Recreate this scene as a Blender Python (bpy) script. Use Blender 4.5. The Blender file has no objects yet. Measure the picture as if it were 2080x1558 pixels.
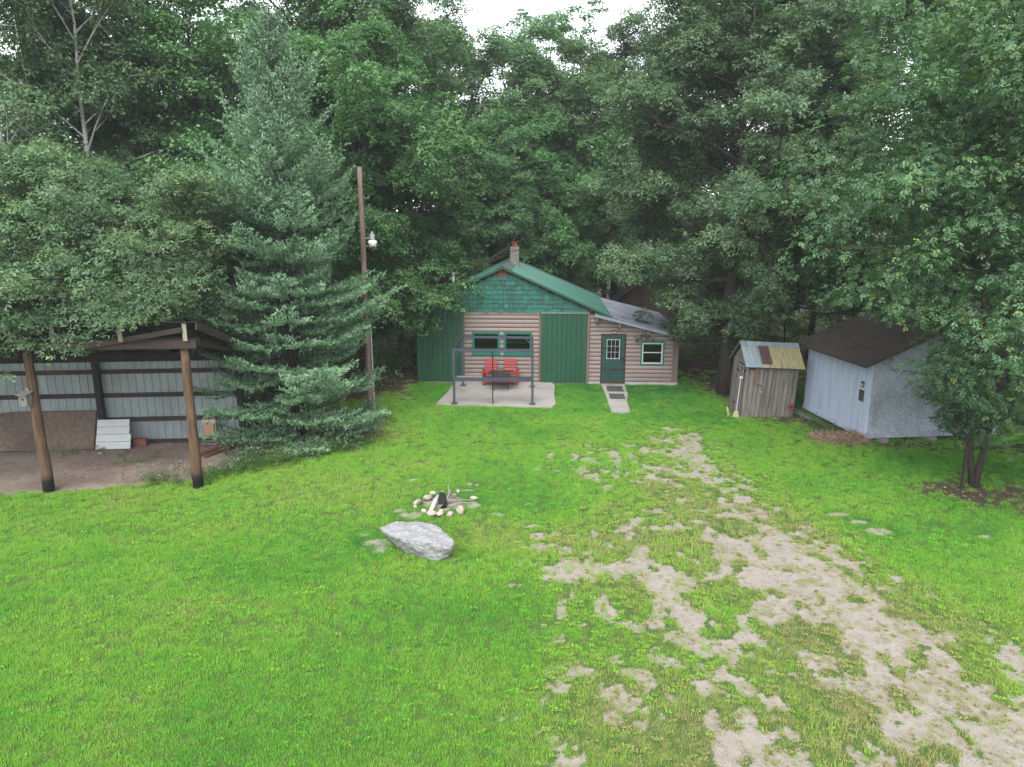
import bpy, bmesh, math, random
import numpy as np
from mathutils import Vector, Matrix, Euler
Rd = math.radians
sc = bpy.context.scene
C = sc.collection

# ------------------------------------------------------------------ camera
cam = bpy.data.cameras.new("camera"); co = bpy.data.objects.new("camera", cam); C.objects.link(co)
co.location = (0, 0, 6.6); co.rotation_euler = (Rd(90 - 13), 0, 0)
cam.sensor_width = 36; cam.lens = 24.94; cam.clip_start = 0.1; cam.clip_end = 3000
sc.camera = co

# ------------------------------------------------------------------ overcast sky and soft sun
SUN_EL, SUN_AZ = 50, 190
w = bpy.data.worlds.new("World"); sc.world = w; w.use_nodes = True
nt = w.node_tree; nt.nodes.clear()
sky = nt.nodes.new('ShaderNodeTexSky'); sky.sky_type = 'NISHITA'; sky.sun_disc = False
sky.sun_elevation = Rd(SUN_EL); sky.sun_rotation = Rd(SUN_AZ); sky.dust_density = 1.0; sky.air_density = 1.0
hs = nt.nodes.new('ShaderNodeHueSaturation'); hs.inputs['Saturation'].default_value = 0.22
bg = nt.nodes.new('ShaderNodeBackground'); bg.inputs['Strength'].default_value = 0.15
wo = nt.nodes.new('ShaderNodeOutputWorld')
nt.links.new(sky.outputs[0], hs.inputs['Color']); nt.links.new(hs.outputs[0], bg.inputs['Color'])
nt.links.new(bg.outputs[0], wo.inputs['Surface'])
sl = bpy.data.lights.new("sun", 'SUN'); so = bpy.data.objects.new("sun", sl); C.objects.link(so)
sl.energy = 1.5; sl.angle = Rd(50); sl.color = (1.0, 0.98, 0.95)
_a = Rd(SUN_AZ); _e = Rd(SUN_EL)
_d = Vector((math.sin(_a) * math.cos(_e), math.cos(_a) * math.cos(_e), math.sin(_e)))
so.rotation_euler = _d.to_track_quat('Z', 'Y').to_euler(); so.location = (0, 0, 40)
vs = sc.view_settings
sc.display_settings.display_device = 'sRGB'
vs.view_transform = 'Standard'; vs.look = 'None'; vs.gamma = 1.0; vs.use_curve_mapping = False
vs.exposure = 1.98
cy = sc.cycles
cy.max_bounces = 5; cy.diffuse_bounces = 3; cy.glossy_bounces = 2; cy.transmission_bounces = 2; cy.transparent_max_bounces = 8
cy.use_denoising = True; cy.sample_clamp_indirect = 4.0; cy.use_light_tree = False; cy.caustics_reflective = False; cy.caustics_refractive = False
sc.render.engine = 'CYCLES'

# ------------------------------------------------------------------ material helpers
def lin(r, g, b):
    f = lambda c: (c / 255 / 12.92) if c / 255 <= 0.04045 else ((c / 255 + 0.055) / 1.055) ** 2.4
    return (f(r), f(g), f(b))

class NT:
    def __init__(s, name):
        s.m = bpy.data.materials.new(name); s.m.use_nodes = True; s.t = s.m.node_tree; s.t.nodes.clear()
        s.out = s.n('OutputMaterial')
    def n(s, typ, **kw):
        nd = s.t.nodes.new('ShaderNode' + typ)
        for k, v in kw.items(): setattr(nd, k, v)
        return nd
    def l(s, a, b): s.t.links.new(a, b)
    def mix(s, fac, a, b, mode='MIX'):
        nd = s.n('Mix', data_type='RGBA', blend_type=mode)
        for sock, v in ((nd.inputs[0], fac), (nd.inputs[6], a), (nd.inputs[7], b)):
            if hasattr(v, 'is_linked'): s.l(v, sock)
            elif isinstance(v, (int, float)): sock.default_value = v
            else: sock.default_value = (*v, 1)
        return nd.outputs[2]
    def math(s, op, a, b=0.0, clamp=False):
        nd = s.n('Math', operation=op, use_clamp=clamp)
        for sock, v in ((nd.inputs[0], a), (nd.inputs[1], b)):
            if hasattr(v, 'is_linked'): s.l(v, sock)
            else: sock.default_value = v
        return nd.outputs[0]
    def ramp(s, fac, stops):
        nd = s.n('ValToRGB'); s.l(fac, nd.inputs[0]); e = nd.color_ramp.elements
        while len(e) < len(stops): e.new(0.5)
        for el, (p, c) in zip(e, stops):
            el.position = p; el.color = (*c, 1) if not isinstance(c, (int, float)) else (c, c, c, 1)
        return nd.outputs[0]
    def coord(s, stretch=(1, 1, 1), rnd=True, world=False):
        if world: v = s.n('NewGeometry').outputs['Position']
        else: v = s.n('TexCoord').outputs['Object']
        if rnd:
            oi = s.n('ObjectInfo'); r = s.math('MULTIPLY', oi.outputs['Random'], 57.3)
            va = s.n('VectorMath', operation='ADD'); s.l(v, va.inputs[0]); s.l(r, va.inputs[1]); v = va.outputs[0]
        mp = s.n('Mapping'); mp.inputs['Scale'].default_value = stretch; s.l(v, mp.inputs['Vector'])
        return mp.outputs[0]
    def noise(s, vec, scale, detail=5, rough=0.55):
        nd = s.n('TexNoise'); nd.inputs['Scale'].default_value = scale; nd.inputs['Detail'].default_value = detail
        nd.inputs['Roughness'].default_value = rough; s.l(vec, nd.inputs['Vector']); return nd.outputs['Fac']
    def bsdf(s, col, rough=0.7, metal=0.0, spec=0.4, bump=None, bs=0.3, bd=0.02):
        p = s.n('BsdfPrincipled')
        if hasattr(col, 'is_linked'): s.l(col, p.inputs['Base Color'])
        else: p.inputs['Base Color'].default_value = (*col, 1)
        if hasattr(rough, 'is_linked'): s.l(rough, p.inputs['Roughness'])
        else: p.inputs['Roughness'].default_value = rough
        p.inputs['Metallic'].default_value = metal; p.inputs['Specular IOR Level'].default_value = spec
        if bump is not None:
            b = s.n('Bump'); b.inputs['Strength'].default_value = bs; b.inputs['Distance'].default_value = bd
            s.l(bump, b.inputs['Height']); s.l(b.outputs[0], p.inputs['Normal'])
        return p
    def done(s, shader): s.l(shader, s.out.inputs['Surface']); return s.m

ALB = 0.44
def M(name, c1, c2, scale=4, stretch=(1, 1, 1), rough=0.75, metal=0.0, spec=0.35, fine=60, bs=0.4, bd=0.01,
      stain=None, stain_scale=1.5, stain_amt=0.6, vary=0.15, finec=0.25, world=False, contrast=0.25):
    """weathered surface: two colours by noise, a fine grain, optional stains, slight value change per piece"""
    c1, c2 = (tuple(ALB * q for q in c) for c in (c1, c2)); stain = tuple(ALB * q for q in stain) if stain else None
    t = NT(name); v = t.coord(stretch, world=world)
    n1 = t.noise(v, scale, 6); n2 = t.noise(v, fine, 3, 0.6)
    f = t.ramp(n1, [(0.5 - contrast, 0.0), (0.5 + contrast, 1.0)])
    col = t.mix(f, c1, c2)
    g = t.ramp(n2, [(0.3, 1 - finec), (0.7, 1 + finec)])
    col = t.mix(1.0, col, g, 'MULTIPLY')
    if stain:
        v2 = t.coord(tuple(0.6 * a for a in stretch), world=world)
        n3 = t.noise(v2, stain_scale, 7, 0.65)
        f3 = t.math('MULTIPLY', t.ramp(n3, [(0.5, 0.0), (0.68, 1.0)]), stain_amt)
        col = t.mix(f3, col, stain)
    if vary:
        oi = t.n('ObjectInfo'); r = t.math('MULTIPLY_ADD', oi.outputs['Random'], 2 * vary)
        r.node.inputs[2].default_value = 1 - vary
        col = t.mix(1.0, col, r, 'MULTIPLY')
    hgt = t.math('ADD', t.math('MULTIPLY', n1, 0.6), n2)
    return t.done(t.bsdf(col, rough, metal, spec, hgt, bs, bd).outputs[0])

def leaf_mat(name, cols, trans=0.35, rough=0.5, spec=0.35, objvar=0.18, instancer=False, tcol=None):
    t = NT(name)
    at = t.n('Attribute', attribute_name='tint', attribute_type='INSTANCER' if instancer else 'GEOMETRY')
    k = len(cols)
    col = t.ramp(at.outputs['Fac'], [(i / (k - 1), c) for i, c in enumerate(cols)])
    oi = t.n('ObjectInfo')
    h = t.n('HueSaturation'); t.l(col, h.inputs['Color'])
    r = t.math('MULTIPLY_ADD', oi.outputs['Random'], 2 * objvar); r.node.inputs[2].default_value = 1 - objvar
    t.l(r, h.inputs['Value'])
    hu = t.math('MULTIPLY_ADD', oi.outputs['Random'], 0.02); hu.node.inputs[2].default_value = 0.49
    t.l(hu, h.inputs['Hue'])
    col = h.outputs[0]
    p = t.bsdf(col, rough, 0, spec)
    tr = t.n('BsdfTranslucent')
    tc = t.mix(1.0, col, tcol or (1.1, 1.25, 0.5), 'MULTIPLY'); t.l(tc, tr.inputs['Color'])
    mx = t.n('MixShader'); mx.inputs[0].default_value = trans
    t.l(p.outputs[0], mx.inputs[1]); t.l(tr.outputs[0], mx.inputs[2])
    return t.done(mx.outputs[0])

# ------------------------------------------------------------------ mesh helpers
class MB:
    def __init__(s): s.v = []; s.f = []
    def box(s, x0, x1, y0, y1, z0, z1):
        b = len(s.v)
        s.v += [(x, y, z) for z in (z0, z1) for y in (y0, y1) for x in (x0, x1)]
        s.f += [tuple(b + i for i in q) for q in ((0, 2, 3, 1), (4, 5, 7, 6), (0, 1, 5, 4), (2, 6, 7, 3), (0, 4, 6, 2), (1, 3, 7, 5))]
        return s
    def bar(s, p, q, w, h, up=(0, 0, 1)):
        """rectangular bar from p to q"""
        p = Vector(p); q = Vector(q); d = (q - p).normalized(); u = Vector(up)
        r = d.cross(u).normalized(); u = r.cross(d).normalized(); b = len(s.v)
        for e in (p, q):
            for a, c in ((-1, -1), (1, -1), (1, 1), (-1, 1)): s.v.append(tuple(e + r * a * w / 2 + u * c * h / 2))
        s.f += [tuple(b + i for i in k) for k in ((0, 3, 2, 1), (4, 5, 6, 7), (0, 1, 5, 4), (1, 2, 6, 5), (2, 3, 7, 6), (3, 0, 4, 7))]
        return s
    def tube(s, pts, rad, n=8, cap=True):
        pts = [Vector(p) for p in pts]
        if not hasattr(rad, '__len__'): rad = [rad] * len(pts)
        b0 = len(s.v); prev = None
        for i, p in enumerate(pts):
            d = (pts[min(i + 1, len(pts) - 1)] - pts[max(i - 1, 0)])
            d = d.normalized() if d.length > 1e-9 else Vector((0, 0, 1))
            a = prev if prev is not None else (Vector((1, 0, 0)) if abs(d.x) < 0.9 else Vector((0, 1, 0)))
            u = (a - d * a.dot(d)).normalized(); prev = u; v = d.cross(u)
            for k in range(n):
                t = 2 * math.pi * k / n
                s.v.append(tuple(p + (u * math.cos(t) + v * math.sin(t)) * rad[i]))
        for i in range(len(pts) - 1):
            for k in range(n):
                a = b0 + i * n + k; c = b0 + i * n + (k + 1) % n
                s.f.append((a, c, c + n, a + n))
        if cap:
            s.f.append(tuple(b0 + k for k in reversed(range(n)))); e = b0 + (len(pts) - 1) * n
            s.f.append(tuple(e + k for k in range(n)))
        return s
    def lathe(s, prof, n=20, c=(0, 0, 0)):
        b = len(s.v)
        for r, z in prof:
            for k in range(n):
                t = 2 * math.pi * k / n; s.v.append((c[0] + r * math.cos(t), c[1] + r * math.sin(t), c[2] + z))
        for i in range(len(prof) - 1):
            for k in range(n):
                a = b + i * n + k; d = b + i * n + (k + 1) % n; s.f.append((a, d, d + n, a + n))
        return s
    def prism(s, poly, axis, a0, a1):
        """poly in the plane across axis, extruded a0..a1"""
        b = len(s.v); n = len(poly)
        for a in (a0, a1):
            for p, q in poly:
                s.v.append({'x': (a, p, q), 'y': (p, a, q), 'z': (p, q, a)}[axis])
        s.f.append(tuple(b + i for i in range(n))); s.f.append(tuple(b + n + i for i in reversed(range(n))))
        for i in range(n):
            j = (i + 1) % n; s.f.append((b + i, b + n + i, b + n + j, b + j))
        return s
    def mesh(s, name, smooth=False, fix=True):
        me = bpy.data.meshes.new(name); me.from_pydata(s.v, [], s.f)
        if fix:
            bm = bmesh.new(); bm.from_mesh(me); bmesh.ops.recalc_face_normals(bm, faces=bm.faces); bm.to_mesh(me); bm.free()
        if smooth: me.polygons.foreach_set('use_smooth', [True] * len(me.polygons))
        return me

def ob(name, me, mat, parent=None, loc=(0, 0, 0), rot=(0, 0, 0), scale=(1, 1, 1), smooth=False):
    if isinstance(me, MB): me = me.mesh(name, smooth)
    o = bpy.data.objects.new(name, me); C.objects.link(o)
    if mat is not None and not me.materials: me.materials.append(mat)
    o.location = loc; o.rotation_euler = rot; o.scale = scale
    if parent is not None: o.parent = parent
    return o
def tag(o, label, cat, group=None):
    o['label'] = label; o['category'] = cat
    if group: o['group'] = group
    return o
def struct(o): o['kind'] = 'structure'; return o
def stuff(o, label=None, cat=None):
    o['kind'] = 'stuff'
    if label: o['label'] = label; o['category'] = cat
    return o
def thing(name, label, cat, loc=(0, 0, 0), rot=(0, 0, 0), group=None):
    o = bpy.data.objects.new(name, None); C.objects.link(o); o.empty_display_size = 0.2
    o.location = loc; o.rotation_euler = rot
    return tag(o, label, cat, group)
_bc = {}
def bevel_box(sx, sy, sz, bev=0.006):
    """box centred in x,y, base at z 0, chamfered edges; cached"""
    k = (round(sx, 4), round(sy, 4), round(sz, 4), bev)
    if k not in _bc:
        bm = bmesh.new(); bmesh.ops.create_cube(bm, size=1)
        for v in bm.verts: v.co = Vector((v.co.x * sx, v.co.y * sy, (v.co.z + 0.5) * sz))
        bmesh.ops.bevel(bm, geom=bm.edges[:], offset=bev, segments=1, affect='EDGES')
        me = bpy.data.meshes.new("box"); bm.to_mesh(me); bm.free(); _bc[k] = me
    return _bc[k]
def bb(name, x0, x1, y0, y1, z0, z1, mat, parent=None, bev=0.006, rot=(0, 0, 0)):
    me = bevel_box(x1 - x0, y1 - y0, z1 - z0, bev)
    if me.materials and me.materials[0] != mat: me = me.copy(); me.materials.clear()
    return ob(name, me, mat, parent, ((x0 + x1) / 2, (y0 + y1) / 2, z0), rot)

# numpy value noise
_rs = np.random.RandomState(7); _tab = _rs.rand(256, 256)
def vn(x, y, s, seed=0):
    x = np.asarray(x) / s + seed * 17.13; y = np.asarray(y) / s + seed * 9.71
    xi = np.floor(x).astype(int); yi = np.floor(y).astype(int); fx = x - xi; fy = y - yi
    fx = fx * fx * (3 - 2 * fx); fy = fy * fy * (3 - 2 * fy)
    g = lambda a, b: _tab[a & 255, b & 255]
    return (g(xi, yi) * (1 - fx) + g(xi + 1, yi) * fx) * (1 - fy) + (g(xi, yi + 1) * (1 - fx) + g(xi + 1, yi + 1) * fx) * fy
def fbm(x, y, s, seed=0, o=4):
    r = 0; a = 0.5; t = 0
    for i in range(o): r = r + a * vn(x, y, s, seed + i * 3); t += a; a *= 0.55; s *= 0.5
    return r / t
def sstep(a, b, x):
    t = np.clip((x - a) / (b - a), 0, 1); return t * t * (3 - 2 * t)
def polydist(poly, x, y):
    """signed distance, positive inside"""
    x = np.asarray(x, float); y = np.asarray(y, float); d = np.full(x.shape, 1e9); ins = np.zeros(x.shape, bool)
    n = len(poly)
    for i in range(n):
        x0, y0 = poly[i]; x1, y1 = poly[(i + 1) % n]; ex, ey = x1 - x0, y1 - y0
        t = np.clip(((x - x0) * ex + (y - y0) * ey) / (ex * ex + ey * ey), 0, 1)
        d = np.minimum(d, np.hypot(x - x0 - t * ex, y - y0 - t * ey))
        c = ((y0 > y) != (y1 > y)) & (x < (x1 - x0) * (y - y0) / (y1 - y0 + 1e-12) + x0); ins ^= c
    return np.where(ins, d, -d)

# ------------------------------------------------------------------ ground: where it is bare, littered, lush
DRIVE = [(4.9, 21.7), (5.5, 20.6), (5.9, 17.5), (6.5, 14.6), (6.6, 12.6), (7.4, 10.8), (8.6, 9.2), (10, 6), (2.4, 5.5), (2.5, 8), (2.5, 10.2), (1.9, 12.0), (1.9, 13.8), (2.6, 14.6), (3.7, 15.4), (3.9, 17.0), (3.9, 18.4), (4.6, 19.4), (4.7, 20.6)]
STRIP = [(0.7, 14.0), (2.6, 14.5), (3.0, 10), (2.6, 6), (0.6, 6), (0.8, 10)]
UPPER = [(1.2, 19.4), (2.6, 20.2), (4.6, 20.8), (4.5, 17.4), (2.9, 17.2), (1.4, 18.0)]
DIRT = [(-30, 16.2), (-12.7, 16.35), (-10.8, 16.7), (-9.3, 17.25), (-8.2, 17.5), (-7.6, 18.6), (-7.5, 21.6), (-30, 21.6)]
SPRUCE_BED = [(-8.1, 18.2), (-6.2, 18.9), (-4.6, 20.2), (-3.9, 21.6), (-4.2, 23.5), (-6.0, 25.0), (-9.5, 24.0), (-8.4, 20.0)]
LITTER = [[(7.1, 26.6), (8.2, 26.2), (9.6, 26.6), (11.5, 27), (14, 30), (12, 36), (7.0, 36), (7.0, 29)],
          [(7.5, 24.9), (7.6, 23.2), (8.6, 22.7), (9.8, 22.4), (10.5, 20.3), (11.0, 20.2), (11.2, 21), (10.6, 24), (9.5, 25.5)],
          [(10.0, 16.6), (10.6, 17.4), (12.4, 17.6), (16, 17.5), (16, 14.9), (12.5, 15.0), (11.0, 15.6)],
          [(10.6, 20.5), (15, 20.9), (15, 19.6), (12, 19.7), (10.8, 20.0)]]
HOUSE_BACK = [(-40, 22.5), (-9, 24.5), (-6.6, 25.6), (-3.9, 27.2), (-3.9, 28.9), (-2.6, 29.5), (6.8, 29), (8, 32), (18, 33), (40, 30), (60, 80), (-60, 80)]
SPOTS = [(-2.32, 15.23, .26, .2), (-2.6, 15.5, .14, .12), (-2.56, 17.45, .17, .14), (-.9, 17.11, .09, .07), (-1.12, 17.18, .08, .07), (.44, 15.91, .15, .09),
         (-.34, 15.23, .15, .13), (.49, 14.63, .11, .11), (.56, 14.1, .19, .18), (.29, 14.88, .11, .05), (-3.2, 14.15, .12, .1), (-2.8, 13.75, .3, .18), (-2.7, 13.4, .16, .16),
         (-1.2, 13.04, .15, .1), (-.97, 15.84, .2, .22), (-1.2, 16.75, .22, .06), (7.56, 15.29, .2, .12), (7.77, 14.83, .2, .13), (8.02, 14.36, .3, .17),
         (10.15, 14.04, .14, .12), (2.92, 15.07, .1, .14), (-3.95, 26.33, .2, .2), (1.15, 12.85, .2, .25), (1.1, 13.4, .15, .2), (2.1, 12.65, .2, .25), (-1.62, 15.9, .5, .42)]
GREEN = [(3.85, 11.6, .55, .55), (4.75, 10.35, .5, .45), (4.45, 8.45, .6, .5), (2.1, 11.4, .4, .8), (4.9, 14.6, .5, .5), (3.3, 13.9, .5, .35)]
def ground_maps(x, y):
    x = np.asarray(x, float); y = np.asarray(y, float)
    n1 = fbm(x, y * 0.8, 0.95, 1, 5); n2 = fbm(x, y, 0.28, 5, 4); n3 = fbm(x, y, 3.0, 9, 3)
    dr = polydist(DRIVE, x, y)
    n4 = fbm(x, y, 0.5, 15, 4)
    n5 = fbm(x * 1.1, y * 0.8, 0.26, 27, 3)
    g = (n1 - 0.5) * 1.5 + (n5 - 0.5) * 3.2 + (n2 - 0.5) * .6
    rutr = np.exp(-((x - 5.35 - (16 - y) * 0.085) / 0.50) ** 2); rutl = np.exp(-((x - 3.0 + .05 * (y - 9)) / 0.42) ** 2) * sstep(14, 11.5, y)
    ki = np.interp(y, [7, 10, 12, 14, 15.5, 21], [0.20, 0.12, 0.22, 0.12, -0.15, -0.15]) + np.interp(y, [8, 15, 21], [0.62, 0.50, 0.55]) * rutr + 0.62 * rutl
    bare = sstep(-0.15, 0.45, g + np.minimum(np.clip(dr * 0.9 + .1, -1.4, 0.9), ki))
    bare = np.maximum(bare, 0.9 * sstep(0.2, 0.5, g + np.clip(polydist(STRIP, x, y) * 0.8, -1.5, 0.1)))
    bare = np.maximum(bare, 0.9 * sstep(0.18, 0.5, g + np.clip(polydist(UPPER, x, y) * 0.8, -1.5, 0.14)))
    di = polydist(DIRT, x, y) + (n2 - 0.5) * 0.7
    bare = np.maximum(bare, sstep(-0.05, 0.25, di))
    for cx, cy_, a, b in SPOTS:
        q = np.hypot((x - cx) / a, (y - cy_) / b) + (n2 - 0.5) * 0.5
        bare = np.maximum(bare, 1 - sstep(0.9, 1.2, q))
    for cx, cy_, a, b in GREEN: bare = bare * sstep(.75, 1.25, np.hypot((x - cx) / a, (y - cy_) / b) + (n2 - 0.5) * .8)
    lit = np.zeros_like(x)
    for p in LITTER: lit = np.maximum(lit, sstep(-0.5, 0.7, polydist(p, x, y) + (n1 - 0.5) * 2.2))
    lit = np.maximum(lit, sstep(-0.25, 0.4, polydist(SPRUCE_BED, x, y) + (n2 - 0.5) * 0.8) * 0.9)
    hb = sstep(-0.3, 0.8, polydist(HOUSE_BACK, x, y) + (n1 - 0.5) * 1.6)
    lit = np.maximum(lit, hb)
    worn = np.maximum(sstep(-1.6, 0.3, dr), 0.8 * sstep(-0.8, 0.3, polydist(STRIP, x, y)))
    dirt = np.maximum(sstep(0, 0.3, di), 0)
    return bare, lit, worn, n3, n1, dirt, hb
def hgt(x, y):
    x = np.asarray(x, float); y = np.asarray(y, float)
    f = np.exp(-(np.maximum(np.abs(x) - 20, 0) / 10) ** 2) * np.exp(-(np.maximum(y - 34, 0) / 10) ** 2)
    return ((fbm(x, y, 3.2, 21, 3) - 0.5) * 0.07 + (fbm(x, y, 0.35, 31, 2) - 0.5) * 0.018) * f - 0.02

def axis(a, b, step, far):
    c = list(np.arange(a, b + 1e-6, step)); s = step * 2; lo = [a]; hi = [b]
    while hi[-1] < far: hi.append(hi[-1] + s); lo.append(lo[-1] - s); s *= 1.35
    return np.array(sorted(set(lo[1:])) + c + hi[1:])
gx = axis(-16, 16, 0.095, 900); gy = axis(6.4, 30, 0.095, 900)
X, Y = np.meshgrid(gx, gy); nx, ny = len(gx), len(gy)
xf, yf = X.ravel(), Y.ravel()
bare, lit, worn, n3, n1, dirt, hb = ground_maps(xf, yf)
zf = hgt(xf, yf) - 0.012 * bare
me = bpy.data.meshes.new("ground"); me.vertices.add(nx * ny)
me.vertices.foreach_set('co', np.stack([xf, yf, zf], 1).ravel().astype(np.float32))
i = (np.arange(ny - 1)[:, None] * nx + np.arange(nx - 1)[None, :]).ravel()
q = np.stack([i, i + 1, i + 1 + nx, i + nx], 1).ravel()
me.loops.add(len(q)); me.loops.foreach_set('vertex_index', q.astype(np.int32)); k = len(i)
me.polygons.add(k); me.polygons.foreach_set('loop_start', (np.arange(k) * 4).astype(np.int32))
me.polygons.foreach_set('use_smooth', np.ones(k, bool)); me.update(calc_edges=True)
for nm, a in (('bare', bare), ('litter', lit), ('dirt', dirt)):
    me.attributes.new(nm, 'FLOAT', 'POINT').data.foreach_set('value', a.astype(np.float32))
t = NT('ground_soil'); P = t.coord(rnd=False, world=True)
nf = t.noise(P, 38, 5, 0.7); nm_ = t.noise(P, 5, 5, 0.6); nl_ = t.noise(P, 0.9, 4)
soil = t.mix(nm_, (0.035, 0.062, 0.014), (0.06, 0.105, 0.022))
sand = t.mix(nm_, (0.195, 0.173, 0.150), (0.295, 0.267, 0.234)); sand = t.mix(t.ramp(nf, [(0.3, 0.0), (0.62, 1.0)]), t.mix(0.5, sand, (0.13, 0.105, 0.085)), sand)
nb = t.noise(P, 1.8, 4); sand = t.mix(t.ramp(nb, [(0.62, 0.0), (0.75, 0.55)]), sand, (0.25, 0.185, 0.11))
dsoil = t.mix(t.ramp(nl_, [(0.35, 0.0), (0.65, 1.0)]), (0.215, 0.168, 0.142), (0.14, 0.105, 0.086)); dsoil = t.mix(t.ramp(nm_, [(0.5, 0.0), (0.7, 0.7)]), dsoil, (0.095, 0.07, 0.056))
litc = t.mix(t.ramp(nf, [(0.35, 0.0), (0.65, 1.0)]), (0.03, 0.023, 0.016), (0.085, 0.062, 0.042))
ab = t.n('Attribute', attribute_name='bare'); al = t.n('Attribute', attribute_name='litter'); ad = t.n('Attribute', attribute_name='dirt')
col = t.mix(al.outputs['Fac'], soil, litc)
bm_ = t.ramp(t.math('ADD', ab.outputs['Fac'], t.math('MULTIPLY', t.math('SUBTRACT', t.noise(P, 17, 6, 0.8), 0.5), 2.4)), [(0.42, 0.0), (0.66, 1.0)])
col = t.mix(bm_, col, t.mix(ad.outputs['Fac'], sand, dsoil))
nd_ = t.noise(P, 9, 6, 0.7); col = t.mix(t.math('MULTIPLY', t.ramp(nd_, [(0.52, 0.0), (0.66, 1.0)]), t.math('MULTIPLY', ab.outputs['Fac'], 0.55)), col, (0.075, 0.07, 0.035))
M_GROUND = t.done(t.bsdf(col, 0.95, 0, 0.15, t.math('ADD', nf, t.math('MULTIPLY', nm_, 0.8)), 0.7, 0.03).outputs[0])
struct(ob('ground', me, M_GROUND))

# ------------------------------------------------------------------ materials of built things
m_log = M('taupe_log_siding', lin(170, 152, 143), lin(152, 135, 127), 1.2, (0.6, 3, 3), 0.6, fine=30, bs=0.12, stain=lin(112, 95, 87), stain_amt=0.45, vary=0.05, finec=0.06)
m_trimtaupe = M('taupe_trim', lin(134, 116, 106), lin(120, 103, 95), 2, (3, 3, 0.6), 0.65, fine=30, bs=0.1, vary=0.04, finec=0.05)
m_greensteel = M('green_painted_steel', (0.009, 0.090, 0.041), (0.012, 0.100, 0.047), 0.8, (1, 1, 0.4), 0.42, spec=0.4, fine=20, bs=0.03, stain=(0.03, 0.12, 0.07), stain_amt=0.3, vary=0.05, finec=0.04)
m_shingle = M('green_painted_shingle', (0.004, 0.150, 0.104), (0.003, 0.108, 0.074), 5, (4, 4, 0.7), 0.65, fine=40, bs=0.4, vary=0.34, finec=0.15)
m_cedar = M('bare_cedar_shingle', lin(150, 80, 45), lin(105, 58, 36), 5, (4, 4, 0.7), 0.8, fine=40, vary=0.2)
m_teal = M('teal_trim_paint', (0.010, 0.20, 0.15), (0.008, 0.17, 0.125), 4, rough=0.5, bs=0.1, vary=0.05, finec=0.06)
m_roofgreen = M('green_metal_roof', (0.075, 0.24, 0.18), (0.10, 0.28, 0.22), 0.6, (1, 1, 1), 0.33, metal=0.0, spec=0.5, fine=14, bs=0.04, stain=(0.10, 0.19, 0.16), stain_amt=0.4, vary=0.06, finec=0.05)
m_ridge = M('grey_ridge_metal', (0.20, 0.25, 0.24), (0.13, 0.18, 0.17), 1.5, rough=0.4, spec=0.5, fine=20, bs=0.05, vary=0.0, stain=(0.1, 0.12, 0.11))
m_roofgrey = M('galvanised_roof', (0.42, 0.46, 0.55), (0.32, 0.355, 0.43), 0.8, (1, 1, 1), 0.4, metal=0.15, spec=0.5, fine=14, bs=0.05, stain=(0.16, 0.165, 0.18), stain_amt=0.6, vary=0.06, finec=0.08)
m_galv = M('galvanised_wall_sheet', (0.44, 0.51, 0.54), (0.35, 0.41, 0.44), 1.2, (1, 1, 0.3), 0.42, metal=0.25, spec=0.5, fine=18, bs=0.05, stain=(0.20, 0.22, 0.235), stain_amt=0.5, vary=0.05, finec=0.08)
m_darkwood = M('dark_weathered_wood', lin(72, 64, 58), lin(44, 38, 34), 3, (0.5, 5, 5), 0.85, fine=40, bs=0.5, stain=lin(120, 78, 52), stain_amt=0.55, vary=0.15)
m_blackwood = M('black_timber', lin(48, 42, 38), lin(30, 27, 25), 3, (2, 2, 0.6), 0.9, fine=30, vary=0.1)  # plain near-black timber, also the backing behind boards and shingles
m_greywood = M('silvered_board', lin(168, 161, 153), lin(110, 103, 97), 3, (7, 7, 0.7), 0.85, fine=30, bs=0.6, bd=0.012, stain=lin(88, 80, 74), stain_scale=2.2, stain_amt=0.75, vary=0.2, finec=0.25)
m_creamend = M('cream_painted_board', lin(185, 178, 150), lin(150, 145, 120), 6, rough=0.8, vary=0.1)
m_pole = M('red_brown_pole', lin(176, 152, 138), lin(140, 116, 104), 3, (6, 6, 0.5), 0.9, fine=26, bs=0.6, bd=0.012, stain=lin(70, 52, 44), stain_amt=0.6, vary=0.0)
m_white = M('white_vinyl', (0.72, 0.74, 0.75), (0.64, 0.66, 0.67), 3, rough=0.45, bs=0.03, vary=0.03, finec=0.03)
m_block = M('grey_concrete_block', lin(170, 166, 158), lin(135, 130, 124), 5, rough=0.95, fine=70, bs=0.5, vary=0.1)
m_clay = M('clay_flue', lin(160, 82, 58), lin(125, 60, 44), 6, rough=0.85, vary=0)
m_concrete = M('patio_concrete', (0.58, 0.545, 0.50), (0.45, 0.42, 0.385), 1.1, rough=0.9, fine=90, bs=0.25, stain=(0.24, 0.225, 0.205), stain_scale=1.3, stain_amt=0.55, vary=0.0, finec=0.12)
m_foundation = M('whitewashed_footing', (0.62, 0.63, 0.66), (0.42, 0.41, 0.40), 5, rough=0.9, fine=40, bs=0.5, bd=0.02, stain=(0.3, 0.27, 0.23), vary=0)
m_steel = M('charcoal_gazebo_steel', (0.055, 0.065, 0.10), (0.045, 0.052, 0.08), 3, rough=0.45, spec=0.5, fine=40, bs=0.04, vary=0.05, stain=(0.1, 0.1, 0.12), stain_amt=0.35)
m_red = M('red_painted_wood', lin(186, 62, 60), lin(160, 48, 48), 3, (1, 4, 4), 0.6, fine=30, bs=0.15, vary=0.08, stain=lin(120, 46, 40), stain_amt=0.4)
m_table = M('rusty_dark_steel', lin(88, 76, 68), lin(55, 48, 46), 4, rough=0.6, metal=0.3, fine=40, vary=0, stain=lin(110, 70, 50), stain_amt=0.4)
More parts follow.
